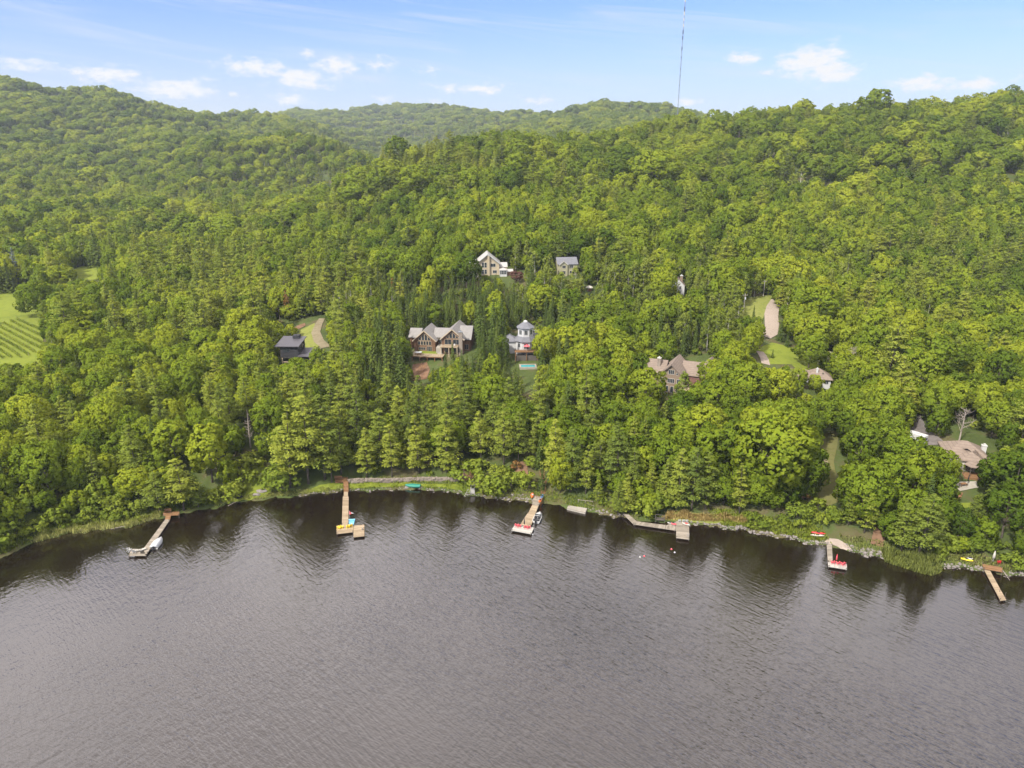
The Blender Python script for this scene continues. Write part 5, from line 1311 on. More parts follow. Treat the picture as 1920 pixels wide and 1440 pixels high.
# ---- timber house with two glazed gables
p = P(826, 660); h = thing('timber_house', 'sprawling brown timber house with two glazed gables and a grey metal roof', 'house', p, R(-7))
gx = -6.2
r1_ = gable_y(h, gx-4.2, gx+4.2, 0, 12, 0, 4.6, 8.3, 'log', 'grey_roof', .7, 'trim_tan')
gable_x(h, -13.2, gx-3.0, 4.2, 11.2, 0, 4.6, 7.2, 'log', 'grey_roof', .5)
gable_x(h, gx+3.0, 3.0, 3.2, 10.5, 0, 5.0, 7.8, 'log', 'grey_roof', .3)
g2 = 5.2
gable_y(h, g2-4.2, g2+4.2, -1.6, 13, 0, 6.0, 9.6, 'log', 'grey_roof', .7, 'trim_tan')
r4 = gable_x(h, g2+2.2, 11.6, 1.2, 10.5, 0, 5.2, 9.2, 'log', 'grey_roof', .5)
z0 = 4.35
for k in range(4):
    x = gx-2.35+k*1.2; top0 = 8.3-1.15-abs(x-gx)*.88; top1 = 8.3-1.15-abs(x+1.05-gx)*.88
    poly_win(h, [(x,z0),(x+1.05,z0),(x+1.05,top1),(x,top0)], 0-.01)
for k in range(5): win(h, gx-2.6+k*1.08, gx-2.6+k*1.08+.85, 2.55, 4.0, 0)
win(h, gx-2.4, gx+.2, .5, 1.6, 0, 3); win(h, gx+.9, gx+2.8, .1, 2.0, 0, 3, 1, 'trim_tan', name='patio_door')
win(h, -1.4, .7, 2.6, 4.6, 3.2, 2)
for k in range(2):
    x = g2-3.0+k*3.2; win(h, x, x+2.5, 3.5, 5.5, -1.6, 2)
for k in range(4):
    x = g2-2.4+k*1.25; t0 = 9.6-1.2-abs(x-g2)*.86; t1 = 9.6-1.2-abs(x+1.05-g2)*.86; poly_win(h, [(x,6.0),(x+1.05,6.0),(x+1.05,t1),(x,t0)], -1.61)
win(h, g2-3.2, g2-1.8, .4, 2.3, -1.6, 1, 1); win(h, g2-.4, g2+2.4, .2, 2.4, -1.6, 2); win(h, 9.4, 10.9, 1.0, 3.0, 1.2, 2)
ch = MB().box(g2+2.6, g2+4.0, -2.5, -1.63, -3, 8.6).build('chimney', 'stone', h); MB().box(g2+2.5, g2+4.1, -2.6, -1.5, 8.6, 8.85).box(g2+3.1, g2+3.5, -2.3, -1.9, 8.85, 9.6).build('chimney_cap', 'metal', ch)
bl = MB().box(g2-4.4, g2+2.4, -4.2, -1.65, 2.85, 3.1).build('balcony', 'tan_wood', h); f = MB(); f.box(g2-4.4, g2+2.4, -4.2, -4.12, 3.95, 4.05)
for k in range(15): f.box(g2-4.38+k*.48, g2-4.32+k*.48, -4.19, -4.13, 3.1, 3.95)
f.build('balustrade', 'trim_tan', bl)
for x in (g2-4.2, g2-1, g2+2.2): MB().box(x-.12, x+.12, -4.15, -3.9, -3, 2.85).build('post', 'trim_tan', h)
MB().box(-1.2, 1.0, -2.4, 3.15, -1.5, 2.3).build('side_terrace', 'coping', h)
armchair('white chair on the upper balcony of the timber house', h.matrix_basis @ Vector((g2+1.0, -2.8, 3.1)), R(0), 'white', None, 'garden_chair')
p2 = P(804, 664); t = thing('raised_terrace', 'raised terrace with a clipped lawn in front of the timber house', 'terrace', p2, R(-7)); tz = max(.6, p[2]-p2[2]-.15)
MB().box(-6.0, 5.5, -2.6, 5.2, -4, tz).build('retaining_wall', 'coping', t); MB().prism([(-4.8,tz),(3.6,tz),(3.6,tz+.06),(-4.8,tz+.06)], -1.9, 3.6).build('lawn_panel', 'lawn', t)
p3 = P(803, 674); t = thing('timber_deck', 'pale timber deck on posts below the raised terrace', 'deck', p3, R(-7)); dz_ = max(1.6, p2[2]+tz-p3[2]-1.6)
mb = MB()
for k in range(14): mb.box(-6.2, 6.0, -1.6+k*.3, -1.6+k*.3+.27, dz_-.1, dz_)
mb.build('boards', 'tan_wood', t); f = MB(); f.box(-6.2, 6.0, -1.62, -1.55, dz_+.9, dz_+1.0)
for k in range(13): f.box(-6.2+k*1.0, -6.13+k*1.0, -1.62, -1.56, dz_, dz_+.9)
f.build('balustrade', 'trim_tan', t); MB().box(-6.2, 6.0, -1.5, -1.35, dz_-.42, dz_-.1).build('beam', 'brown_wood', t)
for k in range(5): MB().box(-6.0+k*2.9, -5.75+k*2.9, -1.5, -1.25, -4, dz_-.42).build('post', 'brown_wood', t)
q = h.matrix_basis; tt = thing('hot_tub', 'square hot tub with a pale cover on the timber deck', 'hot tub', t.matrix_basis @ Vector((-3.9, 1.0, dz_)), R(-7)); MB().box(-1.1,1.1,-.9,.9,0,.8).build('shell', 'brown_wood', tt); MB().box(-1.15,1.15,-.95,.95,.8,.92).build('cover', 'grey_cover', tt)
ladder_steps('brown timber steps on the bare slope below the timber deck', (788,700), (796,684), 1.6, 9, 'brown_wood', .2)

# ---- white octagonal house
p = P(985, 664); h = thing('octagonal_house', 'white octagonal house with a two-tier grey roof and brown balcony', 'house', p, R(3))
W8 = 3.9
ngon_block(MB(), 8, [(W8,-3),(W8,5.6)]).build('wall', 'white_wall', h)
ngon_block(MB(), 8, [(W8+.55,5.55),(W8+.55,5.65),(3.15,7.4),(3.1,7.4)]).build('skirt_roof', 'slate_roof', h)
ngon_block(MB(), 8, [(3.05,7.38),(3.05,10.6)]).build('tower_wall', 'white_wall', h)
ro = ngon_block(MB(), 8, [(3.6,10.55),(3.6,10.68),(.9,12.6),(.85,12.6)]).build('roof', 'slate_roof', h); ngon_block(MB(), 8, [(.82,12.58),(.82,12.9),(.2,13.3)]).build('skylight', 'white', ro)
def oct_win(r, zlo, zhi, w, k, name='window', arch=False):
    ap = r*math.cos(math.pi/8); e = bpy.data.objects.new(name, None)
    a = -math.pi/2 + k*math.pi/4; f = MB(); f.box(-w/2-.1, w/2+.1, -.07, .02, zlo-.1, zlo); f.box(-w/2-.1, w/2+.1, -.07, .02, zhi, zhi+.1); f.box(-w/2-.1, -w/2, -.07, .02, zlo, zhi); f.box(w/2, w/2+.1, -.07, .02, zlo, zhi); f.box(-.04, .04, -.06, .02, zlo, zhi)
    g = MB().box(-w/2, w/2, -.035, .015, zlo, zhi)
    if arch: g.prism([(-w/2,zhi+.12),(w/2,zhi+.12),(w*.3,zhi+.5),(-w*.3,zhi+.5)], -.035, .015)
    mt = Matrix.Rotation(a + math.pi/2, 4, 'Z') @ Matrix.Translation((0, -ap, 0)); f.xform(mt); g.xform(mt); fo = f.build(name, 'white', h); g.build('pane', 'glass', fo)
for k in (-1, 0, 1): oct_win(3.05, 8.2, 9.9, 1.15, k)
for k in (-1, 1): oct_win(W8, 3.4, 4.9, 1.0, k, 'window', True)
oct_win(W8, 3.0, 5.0, 1.5, 0, 'patio_door')
hip(h, -8.6, -3.2, .5, 6.5, 0, 4.9, 7.2, 'white_wall', 'slate_roof', .45); win(h, -7.9, -6.9, 3.2, 4.4, .5, 1, 1, 'white')
hip(h, 2.6, 6.6, 2.5, 9.0, 0, 5.4, 8.0, 'white_wall', 'slate_roof', .45)
bl = MB(); 
for k in range(10): bl.box(-4.4, 4.6, -6.4+k*.29, -6.4+k*.29+.26, 2.35, 2.5)
bl = bl.build('balcony', 'brown_wood', h); f = MB(); f.box(-4.4, 4.6, -6.42, -6.35, 3.35, 3.45)
for k in range(31): f.box(-4.38+k*.3, -4.32+k*.3, -6.41, -6.36, 2.5, 3.35)
f.build('balustrade', 'brown_wood', bl)
for x in (-4.1, 0, 4.2): MB().box(x-.12, x+.12, -6.3, -6.05, -4, 2.35).build('post', 'brown_wood', h)
MB().box(-4.2, 4.4, -5.9, -3.5, -4, .9).build('plinth', 'dark_post', h)
q = h.matrix_basis @ Vector((0.2, -5.1, 2.5)); t = thing('parasol', 'open coral-red parasol on the balcony of the white octagonal house', 'parasol', q); MB().tube([(0,0,0),(0,0,2.5)], .04, 6).build('pole', 'white', t); MB().lathe([(1.15,1.9),(1.2,1.95),(.6,2.35),(.05,2.6)], 8).build('canopy', 'pinkred', t)
p = P(990, 689); t = thing('swimming_pool', 'turquoise swimming pool with pale coping below the white octagonal house', 'pool', p, R(3))
MB().box(-3.2, 3.2, -1.9, -1.3, -3, .5).box(-3.2, 3.2, 1.9, 2.5, -3, .5).box(-3.2, -2.6, -1.3, 1.9, -3, .5).box(2.6, 3.2, -1.3, 1.9, -3, .5).build('coping', 'coping', t); MB().box(-2.6, 2.6, -1.3, 1.9, -3, .3).build('water', 'water_pool', t)

# ---- black house
p = P(550, 683); h = thing('black_house', 'modern black house with flat mono-pitch roofs and tan posts', 'house', p, R(-2))
MB().prism_x([(0,2.6),(0,7.0),(8.5,8.2),(8.5,-4),(2.2,-4),(2.2,2.6)], -4.4, 2.2).build('wall', 'black_wall', h)
ro = MB().slab([(-6.0,-.9,7.05),(2.9,-.9,7.05),(2.9,9.2,8.45),(-6.0,9.2,8.45)], .28).build('roof', 'black_roof', h)
MB().box(-1.6, .8, 6.5, 9.0, 8.0, 9.3).build('roof_vent', 'black_wall', ro)
MB().prism_x([(1.5,-4),(1.5,3.2),(7.5,3.9),(7.5,-4)], 2.22, 6.2).build('side_wing', 'black_wall', h)
MB().slab([(2.25,-1.2,3.35),(7.4,-1.2,3.35),(7.4,8,4.3),(2.25,8,4.3)], .22).build('side_roof', 'black_roof', h)
win(h, -3.4, -1.0, 4.6, 6.2, 0, 2, 1, 'black', fw=.1); win(h, 1.6, 3.2, 5.2, 6.4, 2.2, 2, 1, 'black', 'glass', 'right', .08); win(h, 4.6, 6.4, 5.0, 6.6, 2.2, 2, 1, 'black', 'glass', 'right', .08)
MB().box(-4.2, 2.0, .1, 2.15, 2.35, 2.58).build('porch_floor', 'dark_post', h); MB().box(-4.2, 2.0, 0, .1, .7, 1.0).build('porch_beam', 'trim_tan', h); MB().box(-4.2, 2.0, 0, 2.2, -1.2, -.9).build('lower_deck', 'trim_tan', h)
for x in (-4.0, 1.6): MB().box(x-.16, x+.16, 0, .3, -4, 2.35).build('post', 'trim_tan', h)
for x in (2.6, 6.8): MB().box(x-.16, x+.16, -.9, -.6, -4, 3.1).build('post', 'trim_tan', h)
win(h, -3.6, 1.2, 1.2, 2.2, 2.2, 3, 1, 'black'); win(h, -3.6, 1.2, -.7, .6, 2.2, 3, 1, 'black')
p = P(590, 657)
tag(MB().add(*[(lambda v: (v, [(0,1,2,3),(4,7,6,5),(0,4,5,1),(1,5,6,2),(2,6,7,3),(3,7,4,0)]))([tuple(np.array(p)+np.array(q)) for q in [(-3,-1.5,-1),(3.4,-1.2,-1),(3,1.4,-1),(-2.8,1.6,-1),(-2.4,-1,.7),(2.7,-.8,.9),(2.2,1,.8),(-2,1.1,.9)]])][0]).build('stone_heap', 'stone'), 'pale heap of stones beside the black house and its sandy drive', 'stone heap')

# ---- cream house on the upper slope
p = P(915, 516); h = thing('gabled_house', 'large cream gabled house with white roof at the foot of the hill', 'house', p, R(4))
gable_y(h, -5.4, 5.4, 0, 11, 0, 5.6, 9.9, 'cream_wall', 'white_roof', .8, 'white', .25)
ch = chimney(h, .3, -.46, -2, 9.3, .9, 'cream_wall')
gable_x(h, -8.6, -5.42, 3, 10, 0, 5.0, 6.6, 'cream_wall', 'white_roof', .4)
MB().box(-8.4, -3.6, -2.6, -.02, 2.85, 3.1).build('porch_roof', 'white_roof', h)
for x in (-8.2, -3.8): MB().box(x-.14, x+.14, -2.5, -2.2, -3, 2.85).build('porch_post', 'white', h)
MB().box(-8.4, -3.6, -2.6, -.02, -3, -.1).build('porch_floor', 'coping', h); MB().box(-8.2, -4.4, 2.9, 2.99, .1, 2.6).build('porch_door', 'glass', h)
for x0 in (-2.9, -1.6): win(h, x0, x0+1.0, 3.6, 5.9, 0, 1, 2, 'white'); win(h, x0, x0+1.0, .6, 2.6, 0, 1, 2, 'white')
win(h, -4.3, -3.5, 3.4, 4.6, 0, 1, 1, 'white'); win(h, 1.4, 3.6, 3.9, 5.4, 0, 2, 1, 'white'); win(h, 2.4, 4.2, .9, 2.2, 0, 2, 1, 'white')
gable_x(h, 5.42, 9.2, 1.2, 8, 0, 3.6, 5.2, 'cream_wall', 'white_roof', .3)
hip(h, 5.5, 9.0, -2.2, 1.15, 0, 2.6, 3.6, 'white', 'white_roof', .2)
for k in range(4): win(h, 5.75+k*.78, 5.75+k*.78+.62, .7, 2.3, -2.2, 1, 2, 'white', fw=.06)
p = P(955, 517); t = thing('garden_shed', 'small red-brown shed with a white roof beside the cream house', 'shed', p, R(4)); gable_x(t, -2, 1.6, 0, 3, 0, 1.9, 2.8, 'log', 'white_roof', .25)
# ---- sage house
p = P(1064, 517); h = thing('two_storey_house', 'sage two-storey house with a grey roof against the wooded hillside', 'house', p, R(8))
gable_x(h, -4.6, 4.6, 0, 7.5, 0, 5.4, 8.0, 'sage_wall', 'slate_roof', .45); gable_y(h, -4.0, -.2, -.7, 3.4, 0, 5.3, 6.9, 'sage_wall', 'slate_roof', .4, 'offwhite')
for x0, y0 in ((-2.7,-.7),(1.1,0)):
    win(h, x0, x0+1.5, 3.6, 4.8, y0, 2, 1, 'offwhite'); win(h, x0, x0+1.5, .9, 2.2, y0, 2, 1, 'offwhite')
win(h, 2, 3.2, 3.5, 4.8, 4.6, 1, 1, 'offwhite', 'glass', 'right')
# ---- slim white house
p = P(1272, 553); h = thing('slim_house', 'slim white house with a steep brown roof and white chimney cap behind a round tree', 'house', p, R(-10))
gable_y(h, -3.4, 2.4, 0, 6, 0, 4.2, 7.2, 'white_wall', 'taupe_roof', .3, None); chimney(h, .9, 2.2, 4, 8.0, 1.1, 'taupe_wall', 'white'); win(h, .2, 1.0, 2.6, 3.8, 0, 2, 1, 'white'); win(h, -.6, .8, .2, 1.5, 0, 2, 1, 'dark_post')
MB().box(-4.6, -.4, -2.4, -.02, -2, .3).build('terrace', 'coping', h)
p = P(1105, 545); t = thing('round_gazebo', 'small round hut with a pale cap roof in the trees below the sage house', 'hut', p); ngon_block(MB(), 8, [(1.1,-1),(1.1,1.4)]).build('wall', 'plum_wall', t); ngon_block(MB(), 8, [(1.75,1.35),(1.75,1.45),(1.2,1.95),(.1,2.3)]).build('roof', 'offwhite', t); MB().box(-.35,.35,-1.12,-1.0,0,1.2).build('door', 'brown_wood', t)

# ---- taupe house
p = P(1256, 738); h = thing('taupe_house', 'taupe house with a steep front gable, rows of white windows and a stone chimney', 'house', p, R(-24))
gable_y(h, -3.9, 3.9, 0, 12, 0, 6.2, 10.0, 'taupe_wall', 'taupe_roof', .7, 'taupe_roof', .2)
gable_x(h, -8.8, -3.0, 2.2, 10.2, 0, 5.6, 9.2, 'taupe_wall', 'taupe_roof', .5)
gable_x(h, 2.5, 11.5, 5.0, 13, 0, 5.6, 9.0, 'plum_wall', 'taupe_roof', .5)
gable_y(h, 7.4, 13.8, 6.5, 16, 0, 6.5, 9.9, 'taupe_wall', 'taupe_roof', .6)
ch = chimney(h, -5.2, 4.6, 6, 10.2, 1.1, 'stone')
for a, z, c_ in ((-.9, 6.6, 3), (-1.1, 3.6, 4)): win(h, a, -a, z, z+1.4, 0, c_, 1, 'offwhite')
for s in (-1, 1): win(h, s*2.6-.6, s*2.6+.6, 3.6, 5.0, 0, 2, 1, 'offwhite'); win(h, s*1.9-.25, s*1.9+.25, 6.5, 7.1, 0, 1, 1, 'offwhite')
win(h, -2.2, -.7, .4, 2.4, 0, 2, 1, 'offwhite'); win(h, 0, 1.0, .2, 2.4, 0, 1, 1, 'offwhite'); win(h, 1.8, 3.0, .6, 2.2, 0, 2, 1, 'offwhite')
win(h, 1.2, 3.2, 2.6, 4.6, 3.9, 2, 1, 'offwhite', 'glass', 'right'); MB().box(3.95, 7, .4, 4.9, 1.3, 1.6).build('side_deck', 'trim_tan', h); MB().box(-2, 3.6, -2.4, -.02, -.9, -.6).build('front_deck', 'grey_wood', h)
# ---- tan hip roof
p = P(1532, 724); h = thing('hip_roofed_house', 'low house with a tan hip roof and white chimney below the garden grass', 'house', p, R(-14))
ro = hip(h, -3.8, 4.2, 0, 7, 0, 2.6, 5.4, 'white_wall', 'taupe_roof', .6); chimney(h, -.3, 1.9, 3.2, 5.5, .6, 'white', 'white'); gable_x(h, -9, -3.9, 1.5, 6.5, 0, 2.6, 4.4, 'white_wall', 'taupe_roof', .4)
for x in (-2.4, .2, 2.2): win(h, x, x+1.2, .9, 2.0, 0, 2, 1, 'white')
MB().box(1.4, 1.8, 1.2, 1.6, 4.0, 4.5).build('roof_vent', 'dark_post', ro)
# ---- hip-roofed lake house with the patio
p = P(1812, 880); h = thing('lake_house', 'lake house with a broad taupe hip roof and open porch above a patio', 'house', p, R(-18))
hip(h, -4.6, 4.8, 2.5, 10.5, 0, 3.0, 5.8, 'offwhite', 'taupe_roof', .7); hip(h, -1.6, 3.4, -1.0, 6.0, 0, 2.95, 5.0, 'offwhite', 'taupe_roof', .6)
ro = ngon_block(MB(), 6, [(2.3,2.4),(2.3,2.5),(.2,3.9)], (.6,-3.0), 0).build('porch_roof', 'taupe_roof', h)
for k in range(6): a = k*math.pi/3; MB().tube([(.6+2.0*math.cos(a),-3+2.0*math.sin(a),-1.5),(.6+2.0*math.cos(a),-3+2.0*math.sin(a),2.4)], .08, 5).build('porch_post', 'dark_post', h)
MB().box(-1.6, 3.0, -5.2, -1.05, -2, -.3).build('porch_floor', 'brown_wood', h); win(h, -.8, 1.0, .3, 2.3, -1.0, 2, 1, 'dark_post'); win(h, 1.6, 2.9, .6, 2.2, -1.0, 2, 1, 'white')
chimney(h, 5.4, 7.6, -2, 4.5, 1.1, 'white_wall', 'white')
parasol('folded black parasol on the patio of the lake house', P(1813, 911)+np.array([0,0,.1]), 'black', 3.0)
t = thing('patio_table', 'low brown table on the patio of the lake house', 'table', P(1805, 912)+np.array([0,0,.12]), R(10)); MB().box(-.9,.9,-.5,.5,.68,.75).build('tabletop', 'brown_wood', t)
for x in (-.8,.8):
    for y in (-.4,.4): MB().box(x-.04,x+.04,y-.04,y+.04,0,.68).build('leg', 'brown_wood', t)
for lab, a, b in (('dark timber steps below the patio of the lake house, top flight', (1793,938), (1799,924)), ('dark timber steps under the patio lawn, middle flight', (1799,971), (1791,955)), ('dark timber steps lower on the bank towards the brown shore deck', (1809,993), (1804,978))): ladder_steps(lab, a, b, 1.6, 7, 'brown_wood', .25, 'timber_steps', False)
# ---- camper
p = P(1717, 831); t = thing('camper_trailer', 'white camper trailer parked on the dark drive', 'camper', p + np.array([0,0,.1]), R(35))
MB().prism_x([(-2.6,.6),(2.2,.6),(2.7,1.3),(2.7,2.1),(2.2,2.9),(-2.6,2.9)][::-1], -1.1, 1.1).build('body', 'white', t, False, .06); MB().box(-.5,.5,-.5,.5,2.92,3.15).build('roof_vent', 'white', t)
win(t, -1.6, -.4, 1.5, 2.2, 1.1, 1, 1, 'metal', 'glass', 'right', .05); win(t, -1.6, -.4, 1.5, 2.2, -1.1, 1, 1, 'metal', 'glass', 'left', .05); win(t, -.6, .6, 1.5, 2.3, -2.6, 1, 1, 'metal', fw=.05)
MB().box(-1.14,-1.1,.6,1.4,.7,2.6).build('door', 'white', t); MB().box(-1.12,1.12,-2.5,2.1,.95,1.05).build('stripe', 'grey_cover', t); MB().tube([(0,2.7,.55),(0,4,.5)], .05, 5).build('tow_bar', 'metal', t)
for s in (-1, 1):
    mb = MB().lathe([(.12,-.1),(.36,-.1),(.36,.1),(.12,.1)], 12); mb.xform(Matrix.Translation((s*.95, -.3, .36)) @ Matrix.Rotation(R(90), 4, 'Y')); mb.build('wheel', 'black', t)
# ---- utility poles
def upole(label, px, py, hgt, drum=False, rz=0):
    t = thing('utility_pole', label, 'utility pole', P(px, py), R(rz), 'utility poles'); MB().tube([(0,0,-1),(0,0,hgt)], [.15,.1], 7).build('pole', 'pale_bark', t); MB().box(-1.1,1.1,-.06,.06,hgt-.75,hgt-.6).build('crossarm', 'dead_bark', t)
    for x in (-.95,0,.95): MB().lathe([(.05,0),(.07,.1),(.03,.2)], 6, (x,0,hgt-.6)).build('insulator', 'white', t)
    if drum: MB().lathe([(.1,0),(.28,.03),(.28,.8),(.1,.86)], 10, (0,-.38,hgt-2.4)).build('transformer', 'grey_cover', t)
    return t
upole('bare utility pole at the far end of the gravel road', 1431, 556, 7.5, False, 20); upole('utility pole with a transformer drum beside the road verge', 1394, 586, 8, True, 10); upole('utility pole with a long arm in the trees above the garden', 1570, 654, 8.2, False, -25)
# ---- radio mast beyond the ridge
Ym = 980.0; xm = 960; d = ray(1269.5, 226); d = d/d[1]*Ym; zt_ = CAM_H + Ym*math.tan(math.atan(720/FPX) - PITCH) + 1.5; zb = gz(d[0], Ym)
t = thing('radio_mast', 'tall thin lattice radio mast rising from behind the wooded ridge', 'radio mast', (d[0], Ym, zb)); Hm = zt_ - zb
mb = MB(); rad = .6; cor = [(rad*math.cos(a), rad*math.sin(a)) for a in (R(90), R(210), R(330))]
for c_ in cor: mb.tube([(c_[0], c_[1], -2), (c_[0], c_[1], Hm)], .13, 4)
n = int(Hm/2.6)
for k in range(n):
    za, zb_ = Hm*k/n, Hm*(k+1)/n
    for i in range(3): a, b = cor[i], cor[(i+1) % 3]; mb.tube([(a[0],a[1],za),(b[0],b[1],zb_)], .09, 3, False); mb.tube([(a[0],a[1],zb_),(b[0],b[1],zb_)], .08, 3, False)
mb.build('lattice', 'mast_steel', t)
for f, hh, mt in ((.985,3,'white'),(.93,5,'mast_dark'),(.9,4,'white'),(.86,3,'white'),(.82,3,'white'),(.775,5,'mast_dark'),(.735,4,'mast_dark'),(.66,4,'mast_dark'),(.6,1.5,'mast_dark'),(.52,1.2,'mast_dark'),(.47,1.2,'mast_dark'),(.4,1.2,'mast_dark')): MB().lathe([(.6,0),(.8,.2),(.8,hh-.2),(.6,hh)], 8, (0,0,Hm*f-hh/2)).build('antenna', mt, t)
MB().lathe([(.3,0),(.5,.3),(.5,1.0),(.1,1.3)], 8, (0,0,Hm)).build('beacon', 'beacon', t)

# ================================================================== single trees and plants
def single(name, label, cat, px, py, hpx, fn, args, mat, bark, wide=1.0, crown='crown', trunkn='trunk'):
    p = P(px, py); hh = hpx*mpp(p)/.93; qd, tn, tr = fn(**args); c_ = foliage_mesh(crown, qd, tn, mat); H0_ = qd[:, :, 2].max(); s = hh/H0_
    t = thing(name, label, cat, p, rng.uniform(0, 6)); t.scale = (s*wide, s*wide, s); o = bpy.data.objects.new(crown, c_); o.parent = t; col.objects.link(o); o = bpy.data.objects.new(trunkn, mb_mesh(tr, trunkn, bark)); o.parent = t; col.objects.link(o); return t
single('blue_spruce', 'blue-grey spruce at the edge of the far lawn beside a dark hedge-like spruce', 'spruce', 37, 542, 72, spruce, dict(seed=201, H=14, Rm=3.0), 'blue_needles', 'bark')
single('willow_tree', 'pale drooping willow at the corner of the clearing behind the far lawn', 'willow', 112, 527, 42, birch, dict(seed=202, H=9, Rx=4.2, nclump=60), 'birch', 'bark', 1.15)
single('flowering_shrub', 'round shrub covered in cream blossom on the garden grass', 'shrub', 1551, 689, 30, bush, dict(seed=203, H=3.4, Rx=2.3, nclump=18), 'cream_blossom', 'bark', 1.1, 'foliage', 'stem')
single('purple_bush', 'round purple-leaved bush beside the cream gabled house', 'bush', 967, 528, 20, bush, dict(seed=204, H=3.4, Rx=2.0, nclump=16), 'purple_leaves', 'bark', 1.1, 'foliage', 'stem')
for (px, py, hp, lab) in ((540,600,52,'pine with rust-brown dying needles above the black house'),(640,560,40,'tall rust-tinged pine near the grove of bare trunks'),(738,568,44,'rusty dying pine behind the dark spruces')): single('rusty_pine', lab, 'pine', px, py, hp, pine, dict(seed=205+px, H=18, Rm=3.0, whorls=13), 'rust_needles', 'dead_bark', .8)
for (px, py, hp, lab) in ((862,705,34,'small lime-yellow tree among spruces below the timber house'),(845,725,40,'bright lime tree left of the small yellow one below the timber house'),(1440,540,16,'tiny lime-yellow tree near the road end'),(812,725,30,'lime-tinted young tree beside the bare slope')): single('lime_tree', lab, 'tree', px, py, hp, maple, dict(seed=300+px, H=12, Rx=3.2, lobes=14), 'yellow_leaves', 'bark')
for (px, py, lab) in ((968,880,'rust-coloured bracken bush on the bare bank above the red-chair dock'),(1506,940,'reddish-brown dry bush at the edge of the worn clearing'),(880,885,'rusty low bush on the bare bank behind the grass strip'),(1515,915,'small red-brown shrub where the footpath meets the clearing')): single('dry_bush', lab, 'bush', px, py, 16, bush, dict(seed=400+px, H=2.2, Rx=1.6, nclump=10), 'rust_needles', 'bark', 1.1, 'foliage', 'stem')
def snag(name, label, px, py, hpx, mat, seed, nbr=26, spread=.22):
    p = P(px, py); hh = hpx*mpp(p)/.93; r = np.random.default_rng(seed); t = thing(name, label, 'dead tree', p); mb = MB(); mb.tube([(0,0,-1),(.1,0,hh*.5),(.25,.1,hh)], [.26,.17,.03], 7); mb.build('trunk', mat, t)
    for k in range(nbr):
        z = hh*r.uniform(.25,.97); a = r.random()*6.28; L = hh*spread*(1.25-z/hh)*r.uniform(.6,1.3); e = np.array([math.cos(a)*L, math.sin(a)*L, z+L*r.uniform(.1,.9)]); b = np.array([.2*z/hh, .05, z]); mb = MB(); mb.tube([b, (b+e)/2+np.array([0,0,-.06*L]), e], [.07,.045,.015], 5)
        for q in range(3): m_ = b+(e-b)*r.uniform(.4,.95); mb.tube([m_, m_+r.normal(size=3)*L*.25+np.array([0,0,L*.15])], [.03,.01], 4)
        mb.build('branch', mat, t)
snag('dead_snag', 'bare grey snag of a dead conifer standing among pines above the boat landing', 470, 840, 70, 'dead_bark', 5, 24, .16)
snag('dead_tree', 'leafless grey tree behind the lake house by the drive', 1798, 828, 62, 'dead_bark', 6, 22, .42)
snag('dead_tree', 'sparse grey half-dead tree beside the cream blossom shrub', 1590, 712, 58, 'dead_bark', 7, 30, .42)
snag('bare_trunk', 'tall pale bare trunk at the front of the grove above the sandy drive', 640, 612, 60, 'dead_bark', 8, 8, .08); snag('bare_trunk', 'thinner bare trunk deeper in the grove above the sandy drive', 652, 608, 58, 'dead_bark', 9, 8, .08); snag('bare_trunk', 'short bare trunk at the edge of the grove above the sandy drive', 628, 608, 54, 'dead_bark', 10, 8, .08)
# vine rows
for k in range(9):
    a = (-28+k*13.5, 664-k*.5); A = P(-18 + k*11, 668 - k*1.0); B = P(-40 + k*14.5 + 6, 608 - k*1.2) if False else None
VA = [((-14,650),(22,672)), ((-14,638),(40,672)), ((-12,628),(54,668)), ((-8,620),(66,663)), ((-2,613),(76,655)), ((8,608),(80,645)), ((20,603),(82,634)), ((32,600),(82,623)), ((-14,661),(8,674))]
ORDV = {8: 'shortest vine row at the near corner of the plot', 0: 'second vine row from the near corner of the plot', 1: 'third vine row from the near corner of the plot', 2: 'fourth vine row, in the middle of the plot', 3: 'fifth vine row, just past the middle of the plot', 4: 'sixth vine row from the near corner of the plot', 5: 'third vine row from the far edge of the plot', 6: 'second vine row from the far edge of the plot', 7: 'farthest vine row, along the grass edge'}
for k, (a, b) in enumerate(VA):
    a, b = P(*a), P(*b); n = int(np.linalg.norm(b-a)/.8); r = np.random.default_rng(500+k); Q = []; T = []
    t = thing('vine_row', ORDV[k], 'vine row', a, 0, 'vine rows')
    for i in range(n):
        c_ = a+(b-a)*(i+.5)/n; c_[2] = gz(c_[0], c_[1]) + .75; dirs = rand_dirs(r, 12); Q.append(leaf_cards(r, c_-a+dirs*np.array([.42,.42,.6]), dirs, .5, .7, .5)); T.append(np.clip(r.normal(.6,.15,12),0,1))
    o = bpy.data.objects.new('foliage', foliage_mesh('foliage', np.concatenate(Q), np.concatenate(T), 'shrub')); o.parent = t; col.objects.link(o)
    mb = MB(); 
    for i in range(0, n+1, 4): c_ = a+(b-a)*i/n; c_[2] = gz(c_[0], c_[1]); mb.tube([c_-a, c_-a+np.array([0,0,1.5])], .05, 4)
    mb.build('stakes', 'dead_bark', t)

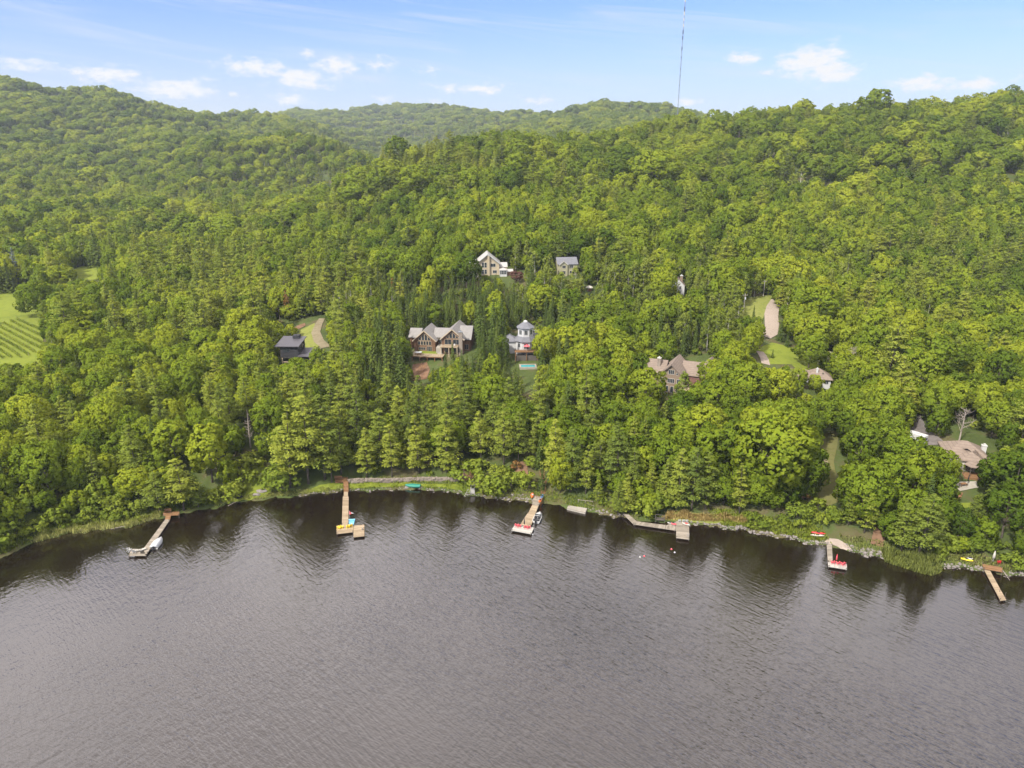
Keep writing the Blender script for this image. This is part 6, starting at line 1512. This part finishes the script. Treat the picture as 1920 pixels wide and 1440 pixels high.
# ================================================================== reeds, dry grass, shore stones
def blades(name, outline, n, mat, hmin, hmax, w=.16, world=False, seed=1, z=None):
    pts = np.array([(W(*p)[:2] if z is not None else P(*p)[:2]) for p in outline]) if not world else np.array(outline); r = np.random.default_rng(seed); lo, hi = pts.min(0), pts.max(0); P_ = []
    while len(P_) < n:
        q = r.uniform(lo, hi, (n*2, 2)); q = q[inpoly(pts, q[:, 0], q[:, 1])]; P_ += list(q)
        if not len(q): break
    q = np.array(P_[:n]); zz = np.maximum(ground(q[:, 0], q[:, 1]), -.05); hh = r.uniform(hmin, hmax, len(q))*(.7+.5*np.sin(q[:, 0]*1.3)*np.sin(q[:, 1]*1.7)**2); a = r.uniform(0, 6.28, len(q)); b = np.stack([np.cos(a), np.sin(a), 0*a], 1); lean = r.normal(0, .28, (len(q), 3))*hh[:, None]; lean[:, 2] = 0
    base = np.stack([q[:, 0], q[:, 1], zz], 1); top = base + lean + np.array([0,0,1])*hh[:, None]; Qd = np.stack([base-b*w/2, base+b*w/2, top+b*w*.2, top-b*w*.2], 1)
    CUR.append(unit(np.array([0,0,1.0])+.5*r.normal(size=(len(q), 3)))); o = bpy.data.objects.new(name, foliage_mesh(name, Qd, np.clip(r.normal(.5,.2,len(q)),0,1), mat)); col.objects.link(o); o['kind'] = 'stuff'
def shore_strip(x0px, x1px, s0, s1, n=24):
    xa, xb = P(x0px, 960)[0], P(x1px, 960)[0]; return None
def strip(xa, xb, s0, s1, n=30):
    xs = np.linspace(xa, xb, n); y = shore_y(xs); return [(x, yy+s0) for x, yy in zip(xs, y)] + [(x, yy+s1) for x, yy in zip(xs[::-1], y[::-1])]
blades('reeds', [(1648,1036),(1700,1042),(1760,1054),(1764,1074),(1748,1080),(1720,1074),(1690,1064),(1660,1054)], 5200, 'reed', .8, 1.9, .13, seed=3, z=0)
blades('dry_grass', [(1240,974),(1258,960),(1276,962),(1300,966),(1400,972),(1404,983),(1330,979),(1270,977)], 4200, 'dry_grass', .5, 1.3, .14, seed=4)
blades('cove_grass', strip(W(60,1018)[0], W(300,972)[0], -.3, 2.6), 3400, 'reed', .5, 1.3, .13, True, 5)
blades('bank_grass', strip(W(400,952)[0], W(660,920)[0], .1, 2.2), 2600, 'reed', .25, .7, .13, True, 6)
blades('bank_grass', strip(W(640,920)[0], W(1240,980)[0], .5, 5.5, 60), 6500, 'shrub', .25, .7, .16, True, 7)
blades('bank_grass', strip(W(1340,987)[0], W(1560,1024)[0], .8, 7, 40), 6500, 'shrub', .3, .9, .18, True, 8)
blades('bank_grass', strip(W(1590,1032)[0], W(1960,1090)[0], .7, 6, 40), 5000, 'reed', .25, .8, .16, True, 9)
blades('bank_grass', strip(W(-60,1068)[0], W(420,950)[0], 1.2, 6.5, 60), 7000, 'shrub', .4, 1.1, .2, True, 10)
sc_ = bpy.data.collections.new('stone_shapes')
for k in range(4):
    bm = bmesh.new(); bmesh.ops.create_icosphere(bm, subdivisions=1, radius=.5); rr = np.random.default_rng(600+k)
    for v in bm.verts: v.co *= 1+.2*rr.normal(); v.co.z *= .6
    me = bpy.data.meshes.new('stone_shape'); bm.to_mesh(me); bm.free(); me.materials.append(M['rock']); sc_.objects.link(bpy.data.objects.new('stone_shape', me))
pts = []; 
for xa, xb, n, s0, s1 in ((W(650,920)[0], W(960,938)[0], 170, -.5, .6), (W(940,936)[0], W(1000,940)[0], 70, -.4, 2.2), (W(1290,984)[0], W(1560,1025)[0], 300, -.6, .9), (W(1590,1031)[0], W(1660,1048)[0], 140, -.6, 2.2), (W(1755,1061)[0], W(1960,1090)[0], 200, -.5, 1.0), (W(560,930)[0], W(640,921)[0], 30, -.4, .5), (W(1100,958)[0], W(1175,970)[0], 60, -.4, 1.2)):
    x = rng.uniform(xa, xb, n); y = shore_y(x) + rng.uniform(s0, s1, n); pts.append(np.stack([x, y, np.maximum(ground(x, y), -.12)], 1))
pts = np.concatenate(pts); sz = rng.lognormal(-1.0, .5, (len(pts), 1)).clip(.14, 1.1); scatter('shore_stones', None, pts, sz*rng.uniform(.7, 1.3, (len(pts), 3)), sc_, .2)
